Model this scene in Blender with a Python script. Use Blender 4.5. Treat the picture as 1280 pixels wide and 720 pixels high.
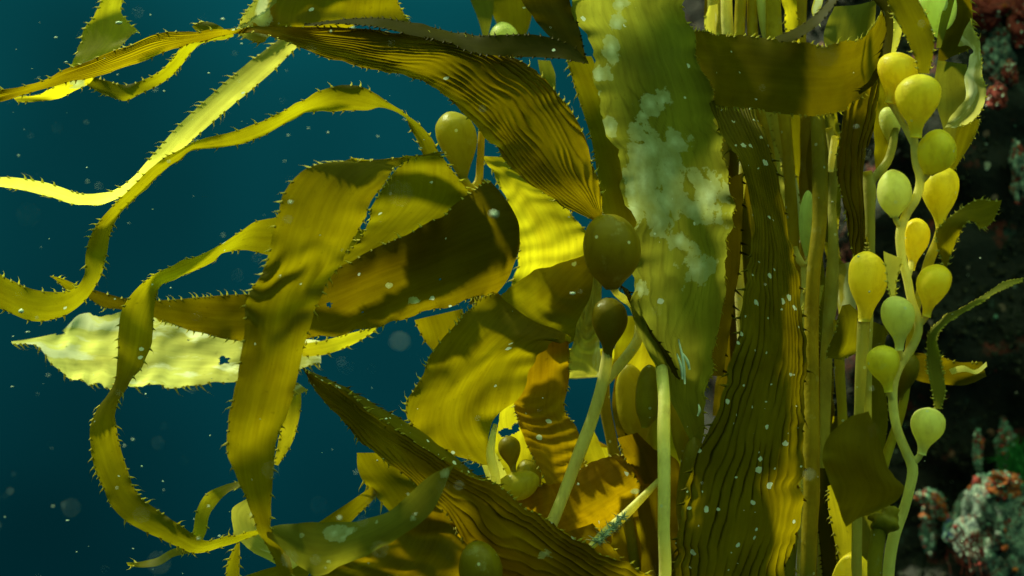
import bpy, math, random
import numpy as np
from mathutils import Vector

# ------------------------------------------------------------------ camera, water light, sun
for o in list(bpy.data.objects):
    bpy.data.objects.remove(o)
S = bpy.context.scene
COL = S.collection
D0 = 1.40                       # metres from the lens to the middle of the kelp
LENS, SENS = 50.0, 36.0
cam_d = bpy.data.cameras.new("camera")
cam_d.lens, cam_d.sensor_width, cam_d.clip_start, cam_d.clip_end = LENS, SENS, 0.01, 200
cam = bpy.data.objects.new("camera", cam_d)
COL.objects.link(cam)
cam.location = (0, 0, 0)
cam.rotation_euler = (math.radians(90), 0, 0)
cam_d.dof.use_dof = True
cam_d.dof.focus_distance = 1.33
cam_d.dof.aperture_fstop = 2.8
S.camera = cam

SUN_EL, SUN_AZ = 52.0, -58.0     # azimuth from +Y (away from the lens), negative = to the left
def sun_dir():
    e, a = math.radians(SUN_EL), math.radians(SUN_AZ)
    return Vector((math.sin(a) * math.cos(e), math.cos(a) * math.cos(e), math.sin(e)))

W = bpy.data.worlds.new("World")
S.world = W
W.use_nodes = True
nt = W.node_tree
nt.nodes.clear()
def wn(t, **k):
    n = nt.nodes.new(t)
    for a, b in k.items():
        setattr(n, a, b)
    return n
tc = wn("ShaderNodeTexCoord")
sep = wn("ShaderNodeSeparateXYZ")
nt.links.new(tc.outputs["Generated"], sep.inputs[0])
mr = wn("ShaderNodeMapRange")
mr.inputs[1].default_value, mr.inputs[2].default_value = -1, 1
nt.links.new(sep.outputs["Z"], mr.inputs[0])
ramp = wn("ShaderNodeValToRGB")
nt.links.new(mr.outputs[0], ramp.inputs[0])
stops = [(0.0, (0.0004, 0.009, 0.012)), (0.40, (0.0003, 0.0136, 0.0170)), (0.50, (0.0008, 0.0230, 0.0275)),
         (0.60, (0.0014, 0.038, 0.044)), (0.68, (0.05, 0.17, 0.11)), (0.82, (0.52, 0.72, 0.28)), (1.0, (1.25, 1.35, 0.48))]
er = ramp.color_ramp.elements
er[0].position, er[0].color = stops[0][0], (*stops[0][1], 1)
er[1].position, er[1].color = stops[-1][0], (*stops[-1][1], 1)
for p, c in stops[1:-1]:
    e = er.new(p)
    e.color = (*c, 1)
# bluer and clearer towards the open sea on the right, greener on the left
mrx = wn("ShaderNodeMapRange", interpolation_type='SMOOTHSTEP')
mrx.inputs[1].default_value, mrx.inputs[2].default_value = -0.35, 0.35
nt.links.new(sep.outputs["X"], mrx.inputs[0])
mulc = wn("ShaderNodeMix", data_type='RGBA', blend_type='MULTIPLY')
mulc.inputs[0].default_value = 1.0
tint = wn("ShaderNodeMix", data_type='RGBA')
tint.inputs[6].default_value = (0.6, 0.85, 0.86, 1)
tint.inputs[7].default_value = (1.1, 1.5, 1.55, 1)
nt.links.new(mrx.outputs[0], tint.inputs[0])
nt.links.new(ramp.outputs[0], mulc.inputs[6])
nt.links.new(tint.outputs[2], mulc.inputs[7])
# soft murk
nz = wn("ShaderNodeTexNoise")
nz.inputs["Scale"].default_value, nz.inputs["Detail"].default_value = 4.0, 2.0
nt.links.new(tc.outputs["Generated"], nz.inputs["Vector"])
mrn = wn("ShaderNodeMapRange")
mrn.inputs[1].default_value, mrn.inputs[2].default_value, mrn.inputs[3].default_value, mrn.inputs[4].default_value = 0.3, 0.7, 0.7, 1.4
nt.links.new(nz.outputs[0], mrn.inputs[0])
mul2 = wn("ShaderNodeMix", data_type='RGBA', blend_type='MULTIPLY')
mul2.inputs[0].default_value = 1.0
nt.links.new(mulc.outputs[2], mul2.inputs[6])
nt.links.new(mrn.outputs[0], mul2.inputs[7])
# daylight sky seen up through the water, only near the zenith
sky = wn("ShaderNodeTexSky", sky_type='NISHITA', sun_disc=False)
sky.sun_elevation = math.radians(SUN_EL)
sky.sun_rotation = math.radians(SUN_AZ)
skyt = wn("ShaderNodeMix", data_type='RGBA', blend_type='MULTIPLY')
skyt.inputs[0].default_value = 1.0
skyt.inputs[7].default_value = (0.05, 0.085, 0.055, 1)
nt.links.new(sky.outputs[0], skyt.inputs[6])
mrz = wn("ShaderNodeMapRange", interpolation_type='SMOOTHSTEP')
mrz.inputs[1].default_value, mrz.inputs[2].default_value = 0.55, 0.95
nt.links.new(sep.outputs["Z"], mrz.inputs[0])
addz = wn("ShaderNodeMix", data_type='RGBA', blend_type='ADD')
nt.links.new(mrz.outputs[0], addz.inputs[0])
nt.links.new(mul2.outputs[2], addz.inputs[6])
nt.links.new(skyt.outputs[2], addz.inputs[7])
bg = wn("ShaderNodeBackground")
bg.inputs[1].default_value = 1.0
nt.links.new(addz.outputs[2], bg.inputs[0])
wo = wn("ShaderNodeOutputWorld")
nt.links.new(bg.outputs[0], wo.inputs[0])

sl = bpy.data.lights.new("sun", 'SUN')
sl.energy, sl.angle, sl.color = 4.6, math.radians(4.0), (0.93, 1.0, 0.62)
so = bpy.data.objects.new("sun", sl)
COL.objects.link(so)
so.rotation_euler = sun_dir().to_track_quat('Z', 'Y').to_euler()
so.location = (0, 0, 3)

S.render.engine = 'CYCLES'
S.view_settings.view_transform = 'Standard'
S.view_settings.look = 'None'
S.view_settings.exposure = 0.62
S.view_settings.gamma = 1
cy = S.cycles
cy.use_denoising = True
cy.max_bounces, cy.diffuse_bounces, cy.transmission_bounces, cy.glossy_bounces, cy.transparent_max_bounces = 8, 5, 5, 2, 6
cy.sample_clamp_indirect = 6

# ------------------------------------------------------------------ helpers
rng = random.Random(7)
def P(px, py, d=0.0):
    """point of the place: picture column/row of the 1280 frame and cm towards the lens from the middle plane"""
    y = D0 - d * 0.01
    k = SENS / LENS / 1280.0 * y
    return np.array(((px - 640.0) * k, y, (360.0 - py) * k))

def hash2(ix, iy, s):
    h = np.sin(ix * 127.1 + iy * 311.7 + s * 74.7) * 43758.5453
    return h - np.floor(h)
def vnoise(x, y, s=0):
    x, y = np.asarray(x, float), np.asarray(y, float)
    ix, iy = np.floor(x), np.floor(y)
    fx, fy = x - ix, y - iy
    fx, fy = fx * fx * (3 - 2 * fx), fy * fy * (3 - 2 * fy)
    a, b = hash2(ix, iy, s), hash2(ix + 1, iy, s)
    c, d = hash2(ix, iy + 1, s), hash2(ix + 1, iy + 1, s)
    return (a + (b - a) * fx) * (1 - fy) + (c + (d - c) * fx) * fy - 0.5
def fbm(x, y, s=0, o=4):
    r, a = 0, 1.0
    for i in range(o):
        r = r + a * vnoise(x * 2 ** i, y * 2 ** i, s + i * 13)
        a *= 0.5
    return r

def tag(o, label=None, cat=None, group=None, kind=None):
    for k, v in (("label", label), ("category", cat), ("group", group), ("kind", kind)):
        if v:
            o[k] = v
    return o

def mesh_obj(name, verts, faces, mat, parent=None, loc=None, smooth=True, uvs=None, attrs=None):
    """verts in world metres; the object's origin is loc, or its parent's"""
    root = loc
    if parent is not None:
        root = parent["_root"]
    if root is None:
        root = np.asarray(verts)[0]
    root = np.asarray([float(c) for c in root])
    v = np.asarray(verts, float) - root
    me = bpy.data.meshes.new(name)
    me.from_pydata(v.tolist(), [], [tuple(int(i) for i in f) for f in faces])
    if smooth:
        me.polygons.foreach_set("use_smooth", [True] * len(me.polygons))
    if uvs is not None:
        uvl = me.uv_layers.new(name="UVMap")
        li = np.empty(len(me.loops), dtype=np.int32)
        me.loops.foreach_get("vertex_index", li)
        uvl.data.foreach_set("uv", np.asarray(uvs, np.float32)[li].ravel())
    for an, av in (attrs or {}).items():
        at = me.attributes.new(an, 'FLOAT', 'POINT')
        at.data.foreach_set("value", np.asarray(av, np.float32).ravel())
    me.update()
    o = bpy.data.objects.new(name, me)
    COL.objects.link(o)
    if mat:
        me.materials.append(mat)
    if parent is None:
        o.location = root
    else:
        o.parent = parent
    o["_root"] = root.tolist()
    return o

def empty(name, loc, label, cat, group=None):
    o = bpy.data.objects.new(name, None)
    COL.objects.link(o)
    o.location = loc
    o.empty_display_size = 0.02
    o["_root"] = [float(c) for c in loc]
    return tag(o, label, cat, group)

# ------------------------------------------------------------------ materials
MATS = {}
def new_mat(name):
    m = bpy.data.materials.new(name)
    m.use_nodes = True
    m.node_tree.nodes.clear()
    return m, m.node_tree
def N(t, typ, **k):
    n = t.nodes.new(typ)
    for a, b in k.items():
        setattr(n, a, b)
    return n
def rgb(t, blend, fac, a, b):
    n = N(t, "ShaderNodeMix", data_type='RGBA', blend_type=blend)
    for s, v in ((0, fac), (6, a), (7, b)):
        if hasattr(v, "links"):
            t.links.new(v, n.inputs[s])
        elif s == 0:
            n.inputs[0].default_value = v
        else:
            n.inputs[s].default_value = (*v, 1)
    return n.outputs[2]
def maprange(t, v, a, b, c=0.0, d=1.0, smooth=False):
    n = N(t, "ShaderNodeMapRange", interpolation_type='SMOOTHSTEP' if smooth else 'LINEAR')
    t.links.new(v, n.inputs[0])
    for i, x in zip((1, 2, 3, 4), (a, b, c, d)):
        n.inputs[i].default_value = x
    return n.outputs[0]
def math_(t, op, a, b):
    n = N(t, "ShaderNodeMath", operation=op)
    for i, v in enumerate((a, b)):
        if hasattr(v, "links"):
            t.links.new(v, n.inputs[i])
        else:
            n.inputs[i].default_value = v
    return n.outputs[0]
def noise(t, vec, scale, detail=3.0, rough=0.55):
    n = N(t, "ShaderNodeTexNoise")
    n.inputs["Scale"].default_value, n.inputs["Detail"].default_value, n.inputs["Roughness"].default_value = scale, detail, rough
    t.links.new(vec, n.inputs["Vector"])
    return n.outputs[0]
def mapping(t, vec, scale, offs=None):
    n = N(t, "ShaderNodeMapping")
    n.inputs["Scale"].default_value = scale
    t.links.new(vec, n.inputs["Vector"])
    if offs is not None:
        t.links.new(offs, n.inputs["Location"])
    return n.outputs[0]

def blade_mat(name, refl, trans, tmix=0.55, specks=0.0, patchy=0.0, groove_dark=0.25, stria=1.0, gloss=0.035, patch_r=(0.36, 0.43, 0.27), patch_t=(0.28, 0.38, 0.15)):
    """thin living tissue: reflects a little, lets yellow-green light through"""
    m, t = new_mat(name)
    uv = N(t, "ShaderNodeUVMap", uv_map="UVMap").outputs[0]
    oi = N(t, "ShaderNodeObjectInfo").outputs["Random"]
    cmb = N(t, "ShaderNodeCombineXYZ")
    r50 = math_(t, 'MULTIPLY', oi, 37.0)
    t.links.new(r50, cmb.inputs[0]); t.links.new(r50, cmb.inputs[1])
    vec = mapping(t, uv, (1, 1, 1), cmb.outputs[0])
    streak = noise(t, mapping(t, vec, (6, 60, 1)), 1.0, 4.0)         # lengthwise fibres
    blotch = noise(t, vec, 14.0, 4.0, 0.6)
    big = noise(t, vec, 5.0, 2.0)
    fac = math_(t, 'ADD', math_(t, 'MULTIPLY', streak, 0.35 * stria), math_(t, 'MULTIPLY', blotch, 0.65))
    fac = maprange(t, fac, 0.3, 0.65)
    c_r = rgb(t, 'MIX', fac, [c * 0.66 for c in refl], [min(c * 1.3, 1) for c in refl])
    c_t = rgb(t, 'MIX', fac, [trans[0] * 0.66, trans[1] * 0.6, trans[2] * 0.5], [min(trans[0] * 1.22, 1), min(trans[1] * 1.28, 1), trans[2] * 1.5])
    bigf = maprange(t, big, 0.35, 0.65, 0.66, 1.2)
    vein = noise(t, mapping(t, vec, (16, 260, 1)), 1.0, 3.0, 0.6)                # fine lengthwise veins
    bigf = math_(t, 'MULTIPLY', bigf, maprange(t, vein, 0.35, 0.65, 0.86, 1.08))
    pit = noise(t, vec, 190.0, 3.0, 0.7)
    bigf = math_(t, 'MULTIPLY', bigf, maprange(t, pit, 0.62, 0.72, 1.0, 0.7))
    c_t = rgb(t, 'MULTIPLY', 1.0, c_t, bigf)
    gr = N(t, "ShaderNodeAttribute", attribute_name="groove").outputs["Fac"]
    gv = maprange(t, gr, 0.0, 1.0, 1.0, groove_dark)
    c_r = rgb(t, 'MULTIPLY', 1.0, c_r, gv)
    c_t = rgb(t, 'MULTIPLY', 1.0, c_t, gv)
    tm = tmix
    ca = N(t, "ShaderNodeAttribute", attribute_name="crust").outputs["Fac"]   # settled lacy colonies and painted sun patches, ragged edges
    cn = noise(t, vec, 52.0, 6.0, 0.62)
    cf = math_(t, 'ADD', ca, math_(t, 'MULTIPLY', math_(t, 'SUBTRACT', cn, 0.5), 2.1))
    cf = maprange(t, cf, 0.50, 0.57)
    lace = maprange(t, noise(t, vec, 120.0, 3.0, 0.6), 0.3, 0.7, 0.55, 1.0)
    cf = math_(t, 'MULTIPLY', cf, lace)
    cw = maprange(t, ca, 0.70, 1.0, 0.0, 0.8)  # whiter core, set for the painted sun dapples
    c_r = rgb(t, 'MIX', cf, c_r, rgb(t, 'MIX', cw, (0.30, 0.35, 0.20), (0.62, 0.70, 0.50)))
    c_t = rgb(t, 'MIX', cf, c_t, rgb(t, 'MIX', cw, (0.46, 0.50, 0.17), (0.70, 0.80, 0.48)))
    if patchy > 0:                                                     # pale ragged patches; on the left blade they paint hot sunlit white
        pn = noise(t, mapping(t, vec, (10, 34, 1)), 1.0, 5.0, 0.6)
        pf = maprange(t, pn, 0.62 - 0.2 * patchy, 0.68 - 0.2 * patchy)
        c_r = rgb(t, 'MIX', pf, c_r, patch_r)
        c_t = rgb(t, 'MIX', pf, c_t, patch_t)
    if specks > 0:                                                     # tiny settled animals
        vo = N(t, "ShaderNodeTexVoronoi")
        vo.inputs["Scale"].default_value = 125.0
        vo.inputs["Randomness"].default_value = 1.0
        wv = N(t, 'ShaderNodeVectorMath', operation='ADD')
        t.links.new(vec, wv.inputs[0])
        nz_ = N(t, 'ShaderNodeTexNoise')
        nz_.inputs['Scale'].default_value = 220.0
        t.links.new(vec, nz_.inputs['Vector'])
        sc_ = N(t, 'ShaderNodeVectorMath', operation='SCALE')
        sc_.inputs['Scale'].default_value = 0.004
        t.links.new(nz_.outputs['Color'], sc_.inputs[0])
        t.links.new(sc_.outputs[0], wv.inputs[1])
        t.links.new(wv.outputs[0], vo.inputs["Vector"])
        sp = N(t, "ShaderNodeSeparateColor")
        t.links.new(vo.outputs["Color"], sp.inputs[0])
        rare = maprange(t, sp.outputs[0], 1 - 0.12 * specks, 1 - 0.12 * specks + 0.001)
        size = math_(t, 'MULTIPLY', math_(t, 'POWER', sp.outputs[1], 3.0), 0.30)
        dot = math_(t, 'LESS_THAN', vo.outputs["Distance"], math_(t, 'ADD', size, 0.11))
        sf = math_(t, 'MULTIPLY', rare, dot)
        c_r = rgb(t, 'MIX', sf, c_r, (0.80, 0.84, 0.70))
        c_t = rgb(t, 'MIX', sf, c_t, (0.55, 0.6, 0.45))
    # fine relief
    fine = noise(t, mapping(t, vec, (25, 110, 1)), 1.0, 3.0)
    hb = math_(t, 'ADD', math_(t, 'MULTIPLY', fine, 0.5), math_(t, 'MULTIPLY', blotch, 1.0))
    bmp = N(t, "ShaderNodeBump")
    bmp.inputs["Strength"].default_value, bmp.inputs["Distance"].default_value = 0.22, 0.0016
    t.links.new(hb, bmp.inputs["Height"])
    pb = N(t, "ShaderNodeBsdfPrincipled")
    t.links.new(c_r, pb.inputs["Base Color"])
    pb.inputs["Roughness"].default_value = 0.5
    pb.inputs["Specular IOR Level"].default_value = gloss
    t.links.new(bmp.outputs[0], pb.inputs["Normal"])
    tr = N(t, "ShaderNodeBsdfTranslucent")
    t.links.new(c_t, tr.inputs[0])
    t.links.new(bmp.outputs[0], tr.inputs["Normal"])
    mx = N(t, "ShaderNodeMixShader")
    mx.inputs[0].default_value = tm
    t.links.new(pb.outputs[0], mx.inputs[1]); t.links.new(tr.outputs[0], mx.inputs[2])
    out = N(t, "ShaderNodeOutputMaterial")
    t.links.new(mx.outputs[0], out.inputs[0])
    MATS[name] = m
    return m

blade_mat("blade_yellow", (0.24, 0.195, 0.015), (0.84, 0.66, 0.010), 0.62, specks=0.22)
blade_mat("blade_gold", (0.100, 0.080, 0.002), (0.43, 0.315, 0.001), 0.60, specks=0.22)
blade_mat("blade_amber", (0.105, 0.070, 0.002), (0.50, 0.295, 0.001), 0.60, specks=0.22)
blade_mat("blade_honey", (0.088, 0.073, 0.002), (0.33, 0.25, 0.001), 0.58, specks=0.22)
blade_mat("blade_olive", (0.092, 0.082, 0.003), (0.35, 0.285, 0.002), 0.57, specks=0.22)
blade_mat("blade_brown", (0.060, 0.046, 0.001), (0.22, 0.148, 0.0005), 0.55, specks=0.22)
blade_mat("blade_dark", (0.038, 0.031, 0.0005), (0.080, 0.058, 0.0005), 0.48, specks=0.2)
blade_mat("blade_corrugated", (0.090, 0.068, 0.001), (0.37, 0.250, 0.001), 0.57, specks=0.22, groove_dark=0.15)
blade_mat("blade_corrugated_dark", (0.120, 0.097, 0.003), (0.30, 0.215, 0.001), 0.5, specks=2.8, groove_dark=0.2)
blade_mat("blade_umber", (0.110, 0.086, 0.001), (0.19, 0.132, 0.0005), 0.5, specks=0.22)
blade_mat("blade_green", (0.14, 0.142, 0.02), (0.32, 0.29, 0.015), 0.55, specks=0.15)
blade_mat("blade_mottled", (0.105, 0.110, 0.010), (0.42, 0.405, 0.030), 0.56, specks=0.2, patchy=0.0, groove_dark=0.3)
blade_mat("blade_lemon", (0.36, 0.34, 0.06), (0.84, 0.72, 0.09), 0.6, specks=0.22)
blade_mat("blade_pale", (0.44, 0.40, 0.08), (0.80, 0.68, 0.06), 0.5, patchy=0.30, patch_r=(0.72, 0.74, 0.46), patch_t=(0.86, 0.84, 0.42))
blade_mat("blade_pale_sunlit", (0.40, 0.38, 0.11), (0.80, 0.74, 0.16), 0.5, patchy=0.55, patch_r=(0.74, 0.72, 0.46), patch_t=(0.97, 0.94, 0.55))  # white patches paint sunlit highlights into the tissue
blade_mat("blade_tooth", (0.46, 0.40, 0.08), (0.88, 0.76, 0.12), 0.6)

def solid_mat(name, c1, c2, rough=0.4, sss=0.0, rad=(0.012, 0.010, 0.002), scale=30.0, bump=0.15, spec=0.18, specks=0.0, shell=0.0):
    m, t = new_mat(name)
    co = N(t, "ShaderNodeTexCoord").outputs["Object"]
    n1 = noise(t, co, scale, 4.0)
    col = rgb(t, 'MIX', maprange(t, n1, 0.35, 0.65), c1, c2)
    if specks:
        vo = N(t, "ShaderNodeTexVoronoi")
        vo.inputs["Scale"].default_value = 140.0
        t.links.new(co, vo.inputs["Vector"])
        sp = N(t, "ShaderNodeSeparateColor")
        t.links.new(vo.outputs["Color"], sp.inputs[0])
        f = math_(t, 'MULTIPLY', maprange(t, sp.outputs[0], 1 - specks, 1 - specks + 0.001), math_(t, 'LESS_THAN', vo.outputs["Distance"], 0.22))
        col = rgb(t, 'MIX', f, col, (0.6, 0.62, 0.45))
    if shell:
        bl = noise(t, mapping(t, co, (1.0, 1.0, 0.45)), 75.0, 5.0, 0.65)
        col = rgb(t, 'MIX', maprange(t, bl, 0.48, 0.70, 0.0, 0.45), col, [c1[0] * 0.55, c1[1] * 0.45, c1[2] * 0.5])
        fl = noise(t, mapping(t, co, (1.3, 0.9, 1.1)), 42.0, 5.0, 0.7)
        col = rgb(t, 'MIX', maprange(t, fl, 0.58, 0.74, 0.0, 0.25), col, (0.56, 0.60, 0.34))
    pb = N(t, "ShaderNodeBsdfPrincipled")
    t.links.new(col, pb.inputs["Base Color"])
    pb.inputs["Roughness"].default_value = rough
    pb.inputs["Specular IOR Level"].default_value = spec
    if sss:
        pb.inputs["Subsurface Weight"].default_value = sss
        pb.inputs["Subsurface Radius"].default_value = rad
        pb.inputs["Subsurface Scale"].default_value = 1.0
    b = N(t, "ShaderNodeBump")
    b.inputs["Strength"].default_value, b.inputs["Distance"].default_value = bump, 0.002
    t.links.new(noise(t, co, scale * 6, 4.0), b.inputs["Height"])
    t.links.new(b.outputs[0], pb.inputs["Normal"])
    out = N(t, "ShaderNodeOutputMaterial")
    if shell:                                  # hollow, thin-walled: light comes in through the far wall
        tr = N(t, "ShaderNodeBsdfTranslucent")
        t.links.new(rgb(t, 'MULTIPLY', 1.0, col, (shell, shell, shell * 0.7)), tr.inputs[0])
        mx = N(t, "ShaderNodeMixShader")
        mx.inputs[0].default_value = 0.5
        t.links.new(pb.outputs[0], mx.inputs[1]); t.links.new(tr.outputs[0], mx.inputs[2])
        t.links.new(mx.outputs[0], out.inputs[0])
    else:
        t.links.new(pb.outputs[0], out.inputs[0])
    MATS[name] = m
    return m
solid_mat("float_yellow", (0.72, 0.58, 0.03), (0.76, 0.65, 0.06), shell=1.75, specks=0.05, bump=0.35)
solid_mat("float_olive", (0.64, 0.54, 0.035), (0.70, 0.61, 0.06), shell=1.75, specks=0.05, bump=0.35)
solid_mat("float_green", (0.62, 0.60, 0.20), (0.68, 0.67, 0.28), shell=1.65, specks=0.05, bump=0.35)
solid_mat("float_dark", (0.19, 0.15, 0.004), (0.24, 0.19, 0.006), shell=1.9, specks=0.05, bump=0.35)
solid_mat("float_umber", (0.34, 0.29, 0.012), (0.40, 0.34, 0.02), shell=1.8, specks=0.05, bump=0.35)  # duller brown olive bladder tissue
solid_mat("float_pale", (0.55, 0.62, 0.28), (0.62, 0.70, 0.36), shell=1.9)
solid_mat("stipe_yellow", (0.45, 0.34, 0.012), (0.52, 0.42, 0.03), specks=0.06, bump=0.4, shell=1.6)
solid_mat("stipe_olive", (0.26, 0.21, 0.012), (0.34, 0.27, 0.016), specks=0.06, bump=0.4, shell=1.6)
solid_mat("stipe_pale", (0.66, 0.60, 0.20), (0.74, 0.68, 0.27), specks=0.06, bump=0.4, shell=1.6)
solid_mat("stipe_green", (0.40, 0.37, 0.08), (0.48, 0.44, 0.11), specks=0.06, bump=0.4, shell=1.6)
solid_mat("crust_white", (0.34, 0.42, 0.26), (0.50, 0.56, 0.38), rough=0.8, scale=160.0, bump=0.8)
solid_mat("snow_white", (0.5, 0.55, 0.42), (0.75, 0.78, 0.65), rough=0.9, sss=0.0)

# ------------------------------------------------------------------ kelp builders
def hermite(pts, n):
    """smooth curve through the rows of pts, chord-length parameter; n samples"""
    pts = np.asarray(pts, float)
    m = len(pts)
    if m == 2:
        s = np.linspace(0, 1, n)[:, None]
        return pts[0] * (1 - s) + pts[1] * s
    key = pts[:, :3] if pts.shape[1] <= 3 else 0.5 * (pts[:, 0:3] + pts[:, 3:6])
    seg = np.linalg.norm(np.diff(key, axis=0), axis=1) + 1e-4
    t = np.concatenate([[0], np.cumsum(seg)])
    h = np.diff(t)
    dl = np.diff(pts, axis=0) / h[:, None]
    tan = np.zeros_like(pts)
    tan[1:-1] = (dl[:-1] * h[1:, None] + dl[1:] * h[:-1, None]) / (h[1:] + h[:-1])[:, None]
    tan[0], tan[-1] = dl[0] * 1.2 - tan[1] * 0.2, dl[-1] * 1.2 - tan[-2] * 0.2
    q = np.linspace(0, t[-1], n)
    i = np.clip(np.searchsorted(t, q, side='right') - 1, 0, m - 2)
    x = ((q - t[i]) / h[i])[:, None]
    hh = h[i][:, None]
    return ((2 * x ** 3 - 3 * x ** 2 + 1) * pts[i] + (x ** 3 - 2 * x ** 2 + x) * hh * tan[i]
            + (-2 * x ** 3 + 3 * x ** 2) * pts[i + 1] + (x ** 3 - x ** 2) * hh * tan[i + 1])

SEED = [0]
def spines(parent, edge, inner, mat, spacing=0.0075, length=0.0062, rev=False, skip=0.0, rad=0.00048):
    """the row of soft teeth along a blade's margin"""
    e = np.asarray(edge)
    seg = np.linalg.norm(np.diff(e, axis=0), axis=1)
    s = np.concatenate([[0], np.cumsum(seg)])
    V, F = [], []
    r = random.Random(SEED[0] * 31 + len(e))
    q = spacing * r.random()
    while q < s[-1]:
        i = min(np.searchsorted(s, q, side='right') - 1, len(e) - 2)
        x = (q - s[i]) / max(seg[i], 1e-9)
        p = e[i] * (1 - x) + e[i + 1] * x
        tg = e[i + 1] - e[i]
        tg = tg / (np.linalg.norm(tg) + 1e-9) * (-1 if rev else 1)
        ow = p - inner[i]
        ow = ow / (np.linalg.norm(ow) + 1e-9)
        ow = ow - tg * ow.dot(tg)
        ow = ow / (np.linalg.norm(ow) + 1e-9)
        q += spacing * r.choice((0.55, 0.8, 1.0, 1.3, 1.9))
        if r.random() < skip:
            continue
        nn = np.cross(ow, tg)
        L = length * r.choice((0.4, 0.7, 1.0, 1.2, 1.5, 1.7))
        lean = r.uniform(0.5, 1.7)
        kink = r.uniform(-0.25, 0.35)
        pts = [p - ow * 0.0012, p + ow * L * 0.42 + tg * L * 0.26 * lean, p + ow * L * 0.72 + tg * L * (0.7 * lean) + nn * L * kink]
        b = len(V)
        for k, (c, rr) in enumerate(zip(pts[:2], (rad * 2.6, rad * 0.85))):
            for j in range(3):
                a = 2 * math.pi * j / 3
                V.append(c + (tg * math.cos(a) * (1.6 if k == 0 else 1) + nn * math.sin(a) * 0.6) * rr)
        V.append(pts[2])
        for j in range(3):
            k = (j + 1) % 3
            F.append((b + j, b + k, b + 3 + k, b + 3 + j))
            F.append((b + 3 + j, b + 3 + k, b + 6))
    if V:
        n = len(V)
        o = mesh_obj("marginal_teeth", V, F, mat, parent, uvs=np.random.RandomState(1).rand(n, 2) * 0.1)
        o["kind"] = "stuff"
        return o

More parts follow.
